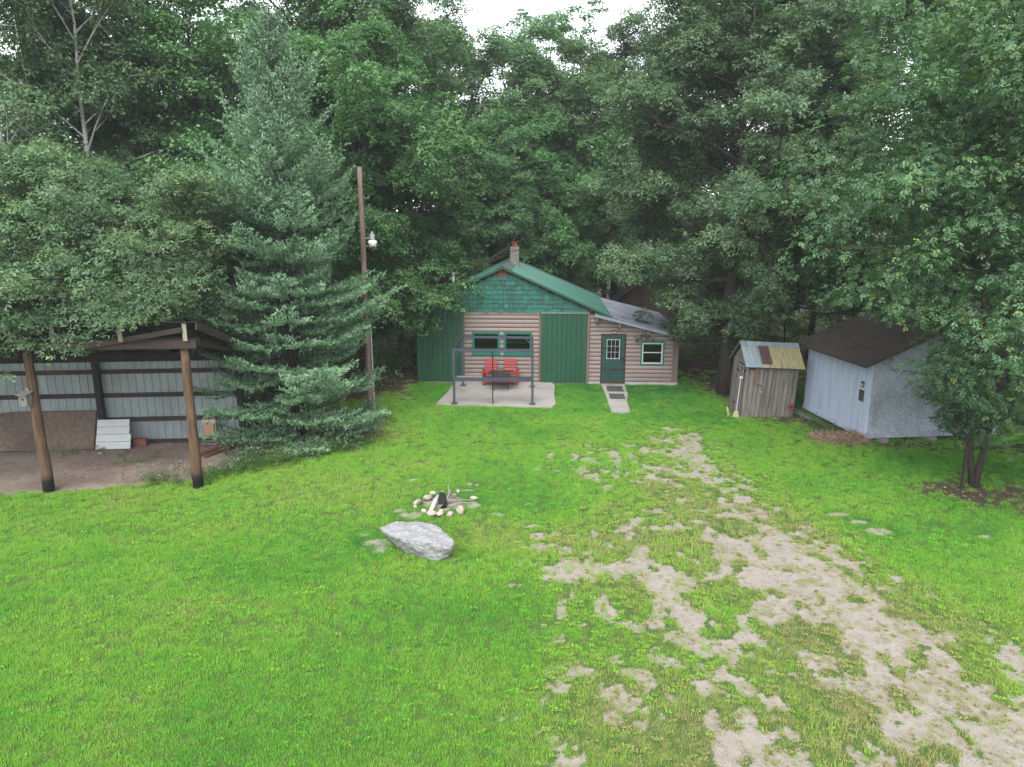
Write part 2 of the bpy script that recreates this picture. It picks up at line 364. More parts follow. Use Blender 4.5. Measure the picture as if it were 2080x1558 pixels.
m_black = M('black_metal', (0.012, 0.013, 0.014), (0.02, 0.02, 0.022), 5, rough=0.45, vary=0, finec=0.05, bs=0.03)
m_door = M('dark_green_door', (0.008, 0.072, 0.06), (0.010, 0.085, 0.07), 2, rough=0.4, spec=0.4, fine=20, bs=0.03, vary=0, finec=0.04)
m_mat = M('grey_rubber_mat', (0.075, 0.078, 0.085), (0.10, 0.10, 0.105), 8, rough=0.95, fine=120, vary=0.05)
m_osb = M('weathered_strand_board', lin(140, 122, 108), lin(100, 84, 74), 9, (1, 1, 1), 0.95, fine=55, bs=0.4, stain=lin(78, 66, 58), stain_amt=0.6, vary=0.08, finec=0.35)
m_brick = M('red_board', lin(150, 88, 66), lin(110, 62, 48), 4, (1, 5, 5), 0.9, fine=40, vary=0.15)
m_asphalt = M('brown_asphalt_shingle', lin(92, 82, 75), lin(66, 59, 55), 3, rough=0.95, fine=70, bs=0.6, bd=0.015, stain=lin(92, 74, 60), stain_amt=0.5, vary=0.12, finec=0.4)
m_whitewall = M('pale_blue_white_paint', (0.76, 0.87, 1.10), (0.64, 0.74, 0.95), 2.2, (6, 6, 0.5), 0.8, fine=24, bs=0.25, stain=(0.42, 0.465, 0.56), stain_scale=1.6, stain_amt=0.55, vary=0.02, finec=0.14)
m_roughwall = M('rough_grey_panel', (0.62, 0.70, 0.83), (0.38, 0.43, 0.51), 2.2, (1, 1, 0.6), 0.9, fine=26, bs=1.0, bd=0.03, stain=(0.20, 0.21, 0.235), stain_scale=2.5, stain_amt=0.5, vary=0.02, finec=0.35)
m_sheetblue = M('pale_blue_sheet', lin(175, 192, 200), lin(140, 155, 160), 3, (5, 0.6, 1), 0.5, fine=30, vary=0, stain=lin(110, 112, 100), stain_amt=0.6)
m_maroon = M('maroon_sheet', lin(110, 74, 78), lin(78, 50, 54), 4, (5, 0.6, 1), 0.6, fine=30, vary=0)
m_yellowsheet = M('streaked_cream_sheet', lin(200, 194, 150), lin(165, 155, 110), 3, (7, 0.5, 1), 0.55, fine=30, vary=0, stain=lin(84, 76, 58), stain_scale=4.5, stain_amt=0.9)
m_orange = M('orange_saw_paint', lin(200, 96, 62), lin(170, 76, 48), 6, rough=0.5, vary=0)
m_barnwood = M('brown_barn_board', lin(122, 100, 90), lin(84, 66, 58), 3, (6, 6, 0.6), 0.9, fine=30, vary=0.2)
m_bark = M('grey_brown_bark', lin(102, 92, 82), lin(58, 50, 44), 4, (5, 5, 0.8), 0.95, fine=22, bs=1.0, bd=0.04, vary=0.12, finec=0.3)
m_darkbark = M('dark_bark', lin(70, 62, 56), lin(40, 35, 32), 4, (5, 5, 0.8), 0.95, fine=22, bs=1.0, bd=0.04, vary=0.12, finec=0.3)
m_birch = M('white_birch_bark', (0.95, 0.94, 0.90), (0.8, 0.79, 0.75), 5, (1, 1, 5), 0.8, fine=20, bs=0.3, vary=0, stain=(0.08, 0.075, 0.07), stain_scale=5, stain_amt=0.7)
m_deadwood = M('bleached_dead_wood', lin(190, 180, 168), lin(135, 122, 112), 3, (5, 5, 0.7), 0.9, fine=24, vary=0.1)
m_pinebark = M('orange_pine_bark', lin(120, 88, 70), lin(76, 58, 50), 4, (5, 5, 1), 0.95, fine=22, bs=0.8, bd=0.03, vary=0.1)
m_boulder = M('pale_granite', (0.54, 0.54, 0.555), (0.43, 0.425, 0.43), 3.5, rough=0.9, fine=34, bs=0.9, bd=0.03, vary=0, stain=(0.24, 0.235, 0.23), stain_scale=7, stain_amt=0.4, finec=0.2, contrast=0.38)
m_straw = M('dead_straw', lin(165, 140, 112), lin(105, 82, 62), 8, rough=0.95, fine=60, vary=0)

t = NT('window_glass'); fr = t.n('Fresnel'); fr.inputs[0].default_value = 1.5
tr = t.n('BsdfTransparent'); tr.inputs[0].default_value = (0.35, 0.42, 0.38, 1); gl = t.n('BsdfGlossy'); gl.inputs['Roughness'].default_value = 0.03
mx = t.n('MixShader'); t.l(fr.outputs[0], mx.inputs[0]); t.l(tr.outputs[0], mx.inputs[1]); t.l(gl.outputs[0], mx.inputs[2])
m_glass = t.done(mx.outputs[0])
m_inside = M('painted_room_dark', (0.03, 0.03, 0.028), (0.045, 0.043, 0.04), 2, vary=0)  # near-black colour paints the unlit look of the rooms

oak_cols = [(0.043, 0.092, 0.048), (0.067, 0.132, 0.066), (0.103, 0.182, 0.082), (0.157, 0.231, 0.086)]
m_oak = leaf_mat('oak_leaf', oak_cols)
m_maple = leaf_mat('maple_leaf', [(0.034, 0.101, 0.038), (0.057, 0.148, 0.050), (0.086, 0.199, 0.061), (0.138, 0.252, 0.069)])
m_tall = leaf_mat('woodland_leaf', [(0.039, 0.092, 0.042), (0.062, 0.132, 0.056), (0.094, 0.177, 0.070), (0.136, 0.213, 0.074)])
m_ash = leaf_mat('ash_leaflet', [(0.032, 0.083, 0.040), (0.054, 0.122, 0.055), (0.088, 0.171, 0.067), (0.168, 0.233, 0.060)])
m_aspen = leaf_mat('aspen_leaf', [(0.030, 0.085, 0.030), (0.055, 0.130, 0.045), (0.085, 0.175, 0.060), (0.150, 0.235, 0.070)])
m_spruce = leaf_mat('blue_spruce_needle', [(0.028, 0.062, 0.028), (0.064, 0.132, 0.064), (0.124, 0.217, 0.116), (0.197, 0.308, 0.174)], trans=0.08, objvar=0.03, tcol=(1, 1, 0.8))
m_pine = leaf_mat('pine_needle', [(0.018, 0.048, 0.024), (0.032, 0.078, 0.036), (0.05, 0.105, 0.045)], trans=0.12)
m_under = leaf_mat('undergrowth_leaf', [(0.03, 0.09, 0.02), (0.07, 0.16, 0.03), (0.14, 0.25, 0.04)], trans=0.45)
m_grass = leaf_mat('grass_blade', [(0.033, 0.140, 0.031), (0.085, 0.276, 0.038), (0.161, 0.376, 0.044), (0.245, 0.395, 0.061), (0.304, 0.291, 0.136)], trans=0.40, rough=0.6, spec=0.2, objvar=0.12, instancer=True, tcol=(1.15, 1.2, 0.5))
m_weed = leaf_mat('weed_leaf', [(0.03, 0.085, 0.025), (0.06, 0.135, 0.03), (0.10, 0.18, 0.045)], trans=0.35)
m_litter = leaf_mat('dead_leaf', [(0.06, 0.042, 0.03), (0.13, 0.088, 0.058), (0.21, 0.15, 0.10), (0.30, 0.235, 0.17)], trans=0.1, rough=0.9, spec=0.1, tcol=(1, .8, .6))
#@@PART2
# ------------------------------------------------------------------ building helpers
def ribbed(W, L, pitch=0.23, d=0.018, th=0.003, minor=True):
    """sheet in xy, ribs run along y and stand up in z"""
    pr = []; x = 0.0
    while x < W - 1e-6:
        pr += [(x, d), (min(x + 0.018, W), d), (min(x + 0.036, W), 0)]
        if minor:
            for f in (0.38, 0.66):
                c = x + pitch * f
                if c + .02 < W: pr += [(c - 0.014, 0), (c - .006, d * 0.22), (c + .006, d * 0.22), (c + 0.014, 0)]
        if x + pitch - 0.018 < W: pr += [(x + pitch - 0.018, 0)]
        x += pitch
    if pr[-1][0] < W: pr.append((W, d))
    pr2 = [pr[0]]
    for p in pr[1:]:
        if p[0] > pr2[-1][0] + 1e-5: pr2.append(p)
    m = MB(); n = len(pr2)
    for y in (0, L):
        for p in pr2: m.v.append((p[0], y, p[1]))
    for y in (0, L):
        for p in pr2: m.v.append((p[0], y, p[1] - th))
    for k in range(n - 1):
        m.f += [(k, k + 1, n + k + 1, n + k), (2 * n + k, 3 * n + k, 3 * n + k + 1, 2 * n + k + 1), (k, 2 * n + k, 2 * n + k + 1, k + 1), (n + k, n + k + 1, 3 * n + k + 1, 3 * n + k)]
    m.f += [(0, n, 3 * n, 2 * n), (n - 1, 3 * n - 1, 4 * n - 1, 2 * n - 1)]
    return m.mesh("ribbed", fix=False)
def place(o, origin, ax, ay):
    X_ = Vector(ax).normalized(); Y_ = Vector(ay).normalized(); Z_ = X_.cross(Y_).normalized()
    o.matrix_local = Matrix(((X_.x, Y_.x, Z_.x, origin[0]), (X_.y, Y_.y, Z_.y, origin[1]), (X_.z, Y_.z, Z_.z, origin[2]), (0, 0, 0, 1)))
    return o
def holes_wall(m, x0, x1, z0, z1, y0, y1, holes):
    xs = sorted({x0, x1, *[h[i] for h in holes for i in (0, 1)]}); zs = sorted({z0, z1, *[h[i] for h in holes for i in (2, 3)]})
    for a, b in zip(xs, xs[1:]):
        for c, d in zip(zs, zs[1:]):
            mx_, mz_ = (a + b) / 2, (c + d) / 2
            if not any(h[0] < mx_ < h[1] and h[2] < mz_ < h[3] for h in holes): m.box(a, b, y0, y1, c, d)
    return m
# half-log plank, unit length along x
def log_profile(hh, dep=0.046):
    return [(0, hh * .03), (-dep * .5, hh * .06), (-dep * .9, hh * .25), (-dep, hh * .5), (-dep * .9, hh * .72), (-dep * .5, hh * .93), (0, hh * .96)]
_lp = {}
def log_plank(parent, x0, x1, z, hh, y=0.0, mat=None):
    if hh not in _lp:
        m = MB().prism(log_profile(hh), 'x', 0, 1); _lp[hh] = m.mesh('plank')
    return ob('plank', _lp[hh], mat or m_log, parent, (x0, y, z), scale=(x1 - x0, 1, 1))
def siding(parent, x0, x1, z0, z1, hh, holes, y=0.0, top=None):
    z = z0
    while z < z1 - hh * 0.6:
        xe = x1
        if top: xe = min(x1, top(z + hh))
        segs = [(x0, xe)]
        for h in holes:
            if h[2] < z + hh * 0.5 < h[3]:
                ns = []
                for a, b in segs:
                    if h[0] > a: ns.append((a, min(b, h[0])))
                    if h[1] < b: ns.append((max(a, h[1]), b))
                segs = ns
        for a, b in segs:
            if b - a > 0.05: log_plank(parent, a, b, z, hh, y)
        z += hh
def frame_box(m, x0, x1, z0, z1, wd, y0, y1):
    m.box(x0, x1, y0, y1, z1 - wd, z1); m.box(x0, x1, y0, y1, z0, z0 + wd)
    m.box(x0, x0 + wd, y0, y1, z0 + wd, z1 - wd); m.box(x1 - wd, x1, y0, y1, z0 + wd, z1 - wd); return m

# ------------------------------------------------------------------ the house
HW = thing('house', 'green metal-roofed cabin with shingled gable, log siding and sliding green doors', 'house', (-3.86, 28.95, 0), (0, 0, Rd(-3)))
winA = (2.22, 3.38, 1.20, 2.13); winB = (3.52, 4.70, 1.20, 2.13)
bw = ob('wall', holes_wall(MB(), 1.86, 5.02, 0, 2.98, 0, 0.1, [winA, winB]), m_trimtaupe, HW)
siding(bw, 1.92, 4.96, 0.06, 2.98, 0.172, [winA, winB])
ob('corner_trim', MB().box(1.86, 1.915, -0.05, 0, 0, 2.98), m_trimtaupe, bw); ob('corner_trim', MB().box(4.965, 5.02, -0.05, 0, 0, 2.98), m_trimtaupe, bw)
# plain shell of the main room
m = MB().box(0, 0.1, 0, 7.6, 0, 3.0).box(6.9, 7.0, 0.1, 7.6, 0, 3.0).box(0.1, 6.9, 7.5, 7.6, 0, 3.0).box(0.1, 1.86, 0, 0.1, 0, 3.0).box(5.02, 7.0, 0, 0.1, 0, 3.0)
ob('wall', m, m_trimtaupe, HW)
ob('dark_backing', MB().box(0.15, 6.85, 3.0, 3.05, 0, 2.9), m_inside, HW)  # dark sheet added behind the windows so they read as unlit
ob('footing', MB().box(-0.02, 7.0, -0.02, 0.08, -0.1, 0.05), m_concrete, HW)
RS = 0.448
def roofz(x): return 4.72 - RS * abs(x - 3.5)
gab = ob('gable', MB().prism([(0, 2.985), (7.0, 2.985), (7.0, roofz(7.0)), (3.5, 4.72), (0, roofz(0))], 'y', -0.01, 0.1), m_blackwood, HW)
rng = random.Random(3)
sh_me = {}
for wv in (0.125, 0.15, 0.175, 0.2, 0.22):
    mm = MB(); hh = 0.25; v = [(-wv / 2, 0, hh), (wv / 2, 0, hh), (wv / 2, -0.05, 0), (-wv / 2, -0.05, 0), (-wv / 2, 0.0, 0), (wv / 2, 0.0, 0), (-wv / 2, -0.004, hh), (wv / 2, -0.004, hh)]
    mm.v = v; mm.f = [(3, 2, 7, 6), (4, 5, 2, 3), (0, 1, 5, 4), (6, 7, 1, 0), (3, 6, 0, 4), (2, 5, 1, 7)]; sh_me[wv] = mm.mesh('shingle')
sh_ce = {k: v.copy() for k, v in sh_me.items()}
row = 0; z = 2.93
while z < 4.62:
    ced = z > 4.24
    x = -0.05 - rng.random() * 0.1
    while x < 7.05:
        wv = rng.choice(list(sh_me)); xc = x + wv / 2; x += wv + 0.012
        e = max(abs(xc - wv / 2 - 3.5), abs(xc + wv / 2 - 3.5))
        if z + 0.13 > 4.72 - RS * e or xc < 0.06 or xc > 6.94: continue
        o = ob('shingle', (sh_ce if ced else sh_me)[wv], m_cedar if ced else m_shingle, gab, (xc, -0.014 - 0.012 * rng.random(), z + rng.uniform(-0.025, 0.015)), (rng.uniform(0, 0.03), rng.uniform(-0.02, 0.02), 0))
        if z + 0.25 > 4.72 - RS * e: o.scale = (1, 1, max(0.5, (4.70 - RS * e - z) / 0.25))
    row += 1; z += 0.186
# sliding doors with ribbed steel panels
def sliding_door(x0, x1, label):
    d = ob('sliding_door', MB().box(x0, x1, -0.09, -0.06, 0.05, 2.9), m_greensteel, HW); d['label'] = label
    n = max(1, round((x1 - x0) / 0.66)); wd = (x1 - x0) / n
    me_ = ribbed(wd, 2.84, wd / 3, 0.022)
    for k in range(n):
        o = ob('panel', me_, m_greensteel, d); place(o, (x0 + k * wd, -0.095, 0.055), (1, 0, 0), (0, 0, 1))
    ob('edge_trim', MB().box(x0 - 0.03, x0 + 0.05, -0.13, -0.092, 0.05, 2.9), m_greensteel, d)
    ob('edge_trim', MB().box(x1 - 0.05, x1 + 0.03, -0.13, -0.092, 0.05, 2.9), m_greensteel, d)
    return d
sliding_door(-0.02, 1.84, 'green ribbed sliding door half hidden by leaves'); sliding_door(5.10, 6.86, 'green ribbed sliding door beside the entry')
ob('door_track', MB().box(5.04, 6.95, -0.15, -0.03, 2.90, 2.965), m_ridge, HW); ob('door_track', MB().box(-0.05, 1.86, -0.15, -0.03, 2.90, 2.965), m_teal, HW)
ob('corner_trim', MB().box(6.93, 7.02, -0.1, -0.002, 0.04, 2.985), m_trimtaupe, HW)
for wn in (winA, winB):
    wo_ = ob('window', frame_box(MB(), wn[0] - .0, wn[1] + .0, wn[2], wn[3], 0.075, -0.055, 0.03), m_teal, HW)
    ob('frame', frame_box(MB(), wn[0] + .076, wn[1] - .076, wn[2] + .076, wn[3] - .076, 0.03, -0.02, 0.02), m_teal, wo_)
    ob('pane', MB().box(wn[0] + .1, wn[1] - .1, 0.0, 0.006, wn[2] + .1, wn[3] - .1), m_glass, wo_)
    ob('sill', MB().box(wn[0] - .03, wn[1] + .03, -0.075, -0.002, wn[2] - 0.05, wn[2] - .002), m_teal, wo_)
# main roof
AL = math.atan(RS); ca, sa = math.cos(AL), math.sin(AL)
rl = 4.4 / ca
deck = ob('roof', MB().prism([(-0.85, 2.80), (3.5, 4.75), (7.85, 2.80), (7.85, 2.74), (3.5, 4.69), (-0.85, 2.74)], 'y', -0.23, 7.8), m_darkwood, HW)
npan = 9; pw = 8.1 / npan; rp = ribbed(pw, rl, pw / 4, 0.02)
for k in range(npan):
    y1 = -0.28 + (k + 1) * pw
    place(ob('roof_panel', rp, m_roofgreen, deck), (3.5, y1, 4.77), (0, -1, 0), (ca, 0, -sa))
    place(ob('roof_panel', rp, m_roofgreen, deck), (3.5, y1 - pw, 4.77), (0, 1, 0), (-ca, 0, -sa))
for sgn in (-1, 1):
    mm = MB().bar((3.5 + sgn * 0.0, -0.25, 4.735), (3.5 + sgn * 4.42, -0.25, 4.735 - 4.42 * RS), 0.025, 0.07, (0, 0, 1))
    ob('rake_board', mm, m_greensteel, deck)
ob('ridge_cap', MB().prism([(3.5 - .34, 4.80 - .34 * RS), (3.5, 4.815), (3.5 + .34, 4.80 - .34 * RS), (3.5 + .34, 4.815 - .34 * RS), (3.5, 4.83), (3.5 - .34, 4.815 - .34 * RS)], 'y', -0.30, 7.85), m_ridge, deck)
for xx in (0.5, 1.7, 3.2, 3.8, 5.3, 6.5):
    ob('rafter_tail', MB().bar((xx, -0.23, roofz(xx) - 0.03), (xx, -0.005, roofz(xx) - 0.03), 0.05, 0.09), m_darkwood, deck)
ch = ob('chimney', MB().box(3.62, 4.0, 3.2, 3.6, 4.4, 5.42), m_block, HW)
for k in range(5):
    for s in (0, 1):
        ob('block', bevel_box(0.195, 0.40, 0.195, 0.008) if False else bevel_box(0.40, 0.205, 0.195, 0.01), m_block, ch, (3.81, 3.3 + s * 0.207, 4.42 + k * 0.203))
ob('flue', MB().box(3.70, 3.92, 3.3, 3.5, 5.42, 5.64), m_clay, ch)
vent = ob('vent_pipe', MB().tube([(1.45, 0.35, 3.75), (1.45, 0.35, 4.42)], 0.055, 12), m_galv, HW, smooth=True)
ob('cap', MB().lathe([(0.0, .62), (0.085, 0.6), (0.085, 0.52), (0.06, 0.5)], 12, (1.45, .35, 3.9)), m_galv, vent); ob('flashing', MB().lathe([(0.15, -.06), (0.09, 0.06), (0.06, 0.12)], 12, (1.45, .35, 3.9)), m_clay, vent)
# lean-to with entry
LZ = lambda x: 2.92 - 0.245 * (x - 7.2)
dr_ = (7.51, 8.50, 0.0, 2.07); wC = (9.10, 10.07, 0.80, 1.80)
lean = ob('wall', holes_wall(MB(), 7.02, 10.62, 0.1, 2.0, 0, 0.1, [dr_, wC]).prism([(7.02, 2.0), (10.62, 2.0), (10.62, LZ(10.62) - .05), (7.02, LZ(7.02) - .05)], 'y', 0.0, 0.1), m_trimtaupe, HW)
lean['label'] = 'taupe log-sided wall of the lean-to'
# the door opening tops out in the gable strip: keep the strip above the door
siding(lean, 7.04, 10.40, 0.10, 2.9, 0.172, [dr_, (wC[0], wC[1], wC[2], wC[3])], top=lambda zt: 7.2 + (2.92 - 0.04 - zt) / 0.245)
ob('corner_board', MB().box(10.40, 10.64, -0.05, -0.002, 0.1, LZ(10.64) - .05), m_trimtaupe, lean)
ob('wall', MB().box(10.52, 10.62, 0.1, 7.4, 0.1, 2.02).box(7.02, 10.52, 7.3, 7.4, 0.1, 2.02), m_trimtaupe, HW)
ob('dark_backing', MB().box(7.1, 10.5, 2.4, 2.45, 0.1, 2.0), m_inside, HW)  # same added dark sheet for the lean-to window and door
ob('footing', MB().box(7.0, 7.5, -0.09, 0.09, -0.1, 0.1).box(8.52, 10.66, -0.09, 0.09, -0.1, 0.098).box(10.45, 10.68, 0.09, 7.4, -.1, .095), m_foundation, HW)
lroof = ob('roof', MB().prism([(7.2, LZ(7.2)), (10.9, LZ(10.9)), (10.9, LZ(10.9) - .05), (7.2, LZ(7.2) - .05)], 'y', -0.32, 7.45), m_darkwood, HW)
lroof['label'] = 'grey metal roof of the lean-to'
LA = math.atan(0.245); ll = 3.74 / math.cos(LA); pw2 = 7.85 / 9; rp2 = ribbed(pw2, ll, pw2 / 4, 0.016)
for k in range(9):
    place(ob('roof_panel', rp2, m_roofgrey, lroof), (7.2, -0.36 + (k + 1) * pw2, LZ(7.2) + 0.012), (0, -1, 0), (math.cos(LA), 0, -math.sin(LA)))
ob('rake_board', MB().bar((7.2, -0.34, LZ(7.2) - .05), (10.92, -0.34, LZ(10.92) - .05), 0.03, 0.11), m_roofgrey, lroof)
for xx in (7.3, 8.2, 9.35, 10.5):
    ob('bracket', MB().box(xx - .05, xx + .05, -0.3, -0.045, LZ(xx) - .30, LZ(xx) - 0.14).box(xx - .05, xx + .05, -0.12, -0.04, LZ(xx) - .42, LZ(xx) - 0.305), m_trimtaupe, lroof)
wo_ = ob('window', frame_box(MB(), wC[0], wC[1], wC[2], wC[3], 0.065, -0.06, 0.03), m_teal, HW)
ob('frame', frame_box(MB(), wC[0] + .066, wC[1] - .066, wC[2] + .066, wC[3] - .066, 0.055, -0.035, 0.03).box(wC[0] + .12, wC[1] - .12, -0.03, 0.02, 1.31, 1.35), m_white, wo_)
ob('pane', MB().box(wC[0] + .12, wC[1] - .12, 0.0, 0.006, wC[2] + .12, 1.31), m_glass, wo_); ob('pane', MB().box(wC[0] + .12, wC[1] - .12, -0.008, -0.002, 1.35, wC[3] - .12), m_glass, wo_)
gx_ = [wC[0] + .12 + (wC[1] - wC[0] - .24) * k / 4 for k in (1, 2, 3)]
mm = MB()
for g_ in gx_: mm.box(g_ - .006, g_ + .006, 0.012, 0.02, 1.35, wC[3] - .12)
mm.box(wC[0] + .12, wC[1] - .12, 0.021, 0.028, 1.5, 1.512); ob('grille', mm, m_creamend, wo_)
door = ob('door', holes_wall(MB(), 7.56, 8.45, 0.06, 2.03, -0.02, 0.03, [(7.73, 8.27, 1.05, 1.86)]), m_door, HW); door['label'] = 'dark green entry door with nine-pane window and security bars'
ob('frame', MB().box(7.5, 7.56, -0.06, 0.05, 0.04, 2.09).box(8.45, 8.51, -0.06, 0.05, 0.04, 2.09).box(7.56, 8.45, -0.06, 0.05, 2.03, 2.09), m_black, door)
ob('window_frame', frame_box(MB(), 7.73, 8.27, 1.05, 1.86, 0.028, -0.04, 0.02), m_white, door)
mm = MB()
for k in (1, 2): mm.box(7.765 + .47 * k / 3 - .007, 7.765 + .47 * k / 3 + .007, -0.03, -0.005, 1.085, 1.825)
for k in (1, 2): mm.box(7.765, 8.235, -0.028, -0.004, 1.085 + .74 * k / 3 - .007, 1.085 + .74 * k / 3 + .007)
ob('grille', mm, m_white, door)
for a in range(3):
    for b in range(3):
        ob('pane', MB().box(7.766 + a * .157, 7.766 + (a + 1) * .157, 0, .004, 1.086 + b * .2467, 1.086 + (b + 1) * .2467), m_glass, door)
for k in range(1, 6):
    ob('security_bar', MB().box(7.56 + .89 * k / 6 - .007, 7.56 + .89 * k / 6 + .007, -0.075, -0.06, 0.08, 2.02), m_black, door)
ob('security_bar', MB().box(7.56, 8.45, -0.078, -0.058, 0.06, 0.085).box(7.56, 8.45, -0.078, -0.058, 0.62, 0.64).box(7.56, 8.45, -0.078, -0.058, 1.5, 1.52), m_black, door)
ob('handle', MB().box(8.36, 8.44, -0.10, -0.078, 0.92, 1.16).tube([(8.40, -0.10, 0.98), (8.40, -0.15, 0.98), (8.32, -0.15, 0.98)], 0.014, 8), m_black, door)
ob('threshold', MB().box(7.56, 8.45, -0.16, 0.04, -0.02, 0.058), m_brick, door)
lt = ob('porch_light', MB().box(7.92, 8.10, -0.10, -0.04, 2.13, 2.24), m_black, HW); ob('lens', MB().box(7.94, 8.08, -0.108, -0.1, 2.14, 2.175), m_white, lt)

# ------------------------------------------------------------------ patio, walk, mats
pm = MB().prism([(-2.78, 25.12), (-1.2, 25.0), (0.3, 24.85), (1.45, 24.72), (1.60, 25.1), (1.62, 26.5), (1.74, 28.0), (1.62, 28.72), (-2.38, 28.85), (-2.5, 27.0)], 'z', -0.15, 0.05)
struct(ob('patio', pm, m_concrete))
pm = MB().prism([(3.66, 28.5), (4.62, 28.44), (4.50, 26.8), (4.28, 25.6), (4.16, 24.1), (3.9, 23.95), (3.50, 24.15), (3.56, 25.6), (3.62, 27)], 'z', -0.12, 0.03)
struct(ob('path', pm, m_concrete))
tag(bb('floor_mat', 3.78, 4.42, 27.05, 27.95, 0.032, 0.05, m_mat, None, 0.008, (0, 0, Rd(-4))), 'dark grey rubber mat on the concrete walk nearest the green door', 'mat')
tag(bb('floor_mat', 3.72, 4.30, 25.85, 26.65, 0.032, 0.05, m_mat, None, 0.008, (0, 0, Rd(-3))), 'dark grey rubber mat on the concrete walk farther from the green door', 'mat')

# ------------------------------------------------------------------ gazebo frame over the patio
gz = thing('gazebo_frame', 'bare dark steel gazebo frame without a canopy standing on the patio', 'gazebo', (-0.65, 26.5, 0.05))
def gp(x, y, z): return (x + .65, y - 26.5, z - .05)
LEG = [(-2.11, 25.14), (0.74, 25.0), (-1.98, 28.0), (0.81, 27.79)]
for x, y in LEG:
    lg = ob('leg', MB().bar(gp(x, y, 0.06), gp(x, y, 2.0), 0.085, 0.085, (0, 1, 0)), m_steel, gz)
    ob('foot_plate', MB().box(-.11, .11, -.11, .11, 0, 0.014), m_steel, lg, gp(x, y, 0.05))
for a, b, n_ in ((0, 1, 'beam'), (2, 3, 'beam'), (0, 2, 'side_rail'), (1, 3, 'side_rail')):
    ob(n_, MB().bar(gp(*LEG[a], 2.045), gp(*LEG[b], 2.045), 0.07, 0.09 if n_ == 'beam' else 0.06), m_steel, gz)
for (x, y), s in zip(LEG, (1, -1, 1, -1)):
    ob('brace', MB().bar(gp(x, y, 1.72), gp(x + s * 0.26, y - s * 0.01, 2.0), 0.04, 0.03), m_steel, gz)
ob('shelf', MB().bar(gp(-2.07, 25.14, 1.02), gp(0.70, 25.0, 1.02), 0.26, 0.035).bar(gp(-2.07, 25.0, 0.98), gp(0.70, 24.86, 0.98), 0.03, 0.11), m_steel, gz)
ob('front_pole', MB().tube([gp(-0.7, 25.02, 0.05), gp(-0.7, 25.07, 2.0)], 0.02, 8), m_black, gz)
tag(ob('board', bevel_box(0.95, 0.16, 0.03), m_greywood, None, (-1.55, 25.1, 1.042), (0, 0, Rd(-3))), 'weathered grey board lying on the gazebo shelf', 'board')

# ------------------------------------------------------------------ red double seat
bn = thing('garden_bench', 'red wooden double seat with two slatted backs against the log wall', 'bench', (-0.48, 28.0, 0.05), (0, 0, Rd(-2)))
for s in (-1, 1):
    ob('leg', MB().bar((s * .69, 0, 0), (s * .69, 0, .52), 0.05, 0.09, (0, 1, 0)), m_red, bn); ob('leg', MB().bar((s * .69, .55, 0), (s * .69, .50, .52), 0.05, 0.09, (0, 1, 0)), m_red, bn)
    bb('armrest', s * .69 - .07, s * .69 + .07, -0.08, .62, 0.52, 0.545, m_red, bn)
    ob('side_rail', MB().bar((s * .66, .0, .30), (s * .66, .6, .16), 0.03, 0.12), m_red, bn)
    for k in range(6):
        z0 = .30 + k * .118
        ob('back_slat', bevel_box(.50, .022, .110), m_red, bn, (s * .40, .40 + (z0 - .3) * .30, z0), (Rd(-17), 0, 0))
    ob('back_post', MB().bar((s * .40 - .17, .43, .28), (s * .40 - .17, .645, 1.0), 0.04, 0.03).bar((s * .40 + .17, .43, .28), (s * .40 + .17, .645, 1.0), 0.04, 0.03), m_red, bn)
for k in range(5):
    ob('seat_slat', bevel_box(1.32, .085, .022), m_red, bn, (0, .02 + k * .095, .345 - k * .02), (Rd(-10), 0, 0))
bb('apron', -.69, .69, -.06, -.03, .12, .31, m_red, bn)
ft = thing('fire_table', 'round dark metal fire-bowl table on thin legs before the red seat', 'table', (-0.43, 27.35, 0.05))
ob('bowl', MB().lathe([(0, .56), (.22, .575), (.40, .62), (.50, .665), (.555, .672), (.56, .655), (.50, .645), (.40, .60), (.22, .555), (0, .54)], 36), m_table, ft, smooth=True)
for a in (35, 145, 215, 325):
    c_, s_ = math.cos(Rd(a)), math.sin(Rd(a)); ob('leg', MB().tube([(.34 * c_, .34 * s_, 0), (.27 * c_, .27 * s_, .58)], .013, 8), m_black, ft)
tag(ob('lid_stick', MB().tube([(0.0, 0, 0), (.18, .05, 0)], .012, 6), m_creamend, None, (-0.1, 27.15, 0.745)), 'short pale stick resting on the fire-bowl table', 'stick')

# ------------------------------------------------------------------ open pole shed on the left
PS = thing('pole_shed', 'open-fronted pole shed with galvanised back wall and log posts', 'shed', (-7.98, 17.0, 0), (0, 0, Rd(5)))
def pole_post(x, y, h, lab=None):
    n = 12; rr = random.Random(int(x * 10)); pts = [(x + rr.uniform(-.012, .012), y + rr.uniform(-.012, .012), h * k / 9 - .1 * (k == 0)) for k in range(10)]
    o = ob('post', MB().tube(pts, [.135 - .035 * k / 9 + rr.uniform(-.004, .004) for k in range(10)], n), m_post, PS, smooth=True)
    if lab: o['label'] = lab
    return o
t = NT('peeling_log_post'); v = t.coord((6, 6, 0.5)); nn = t.noise(v, 3, 6); nfi = t.noise(v, 22, 4)
c_ = t.mix(t.ramp(nn, [(.3, 0.0), (.7, 1.0)]), tuple(.30 * q for q in lin(160, 124, 94)), tuple(.26 * q for q in lin(98, 76, 60))); c_ = t.mix(1.0, c_, t.ramp(nfi, [(.3, .7), (.7, 1.25)]), 'MULTIPLY')
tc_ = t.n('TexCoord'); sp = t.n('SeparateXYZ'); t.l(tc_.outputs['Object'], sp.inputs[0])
zz = t.math('ADD', sp.outputs['Z'], t.math('MULTIPLY', nn, 0.35)); c_ = t.mix(t.ramp(zz, [(.42, 1.0), (.62, 0.0)]), c_, (.006, .005, .005))
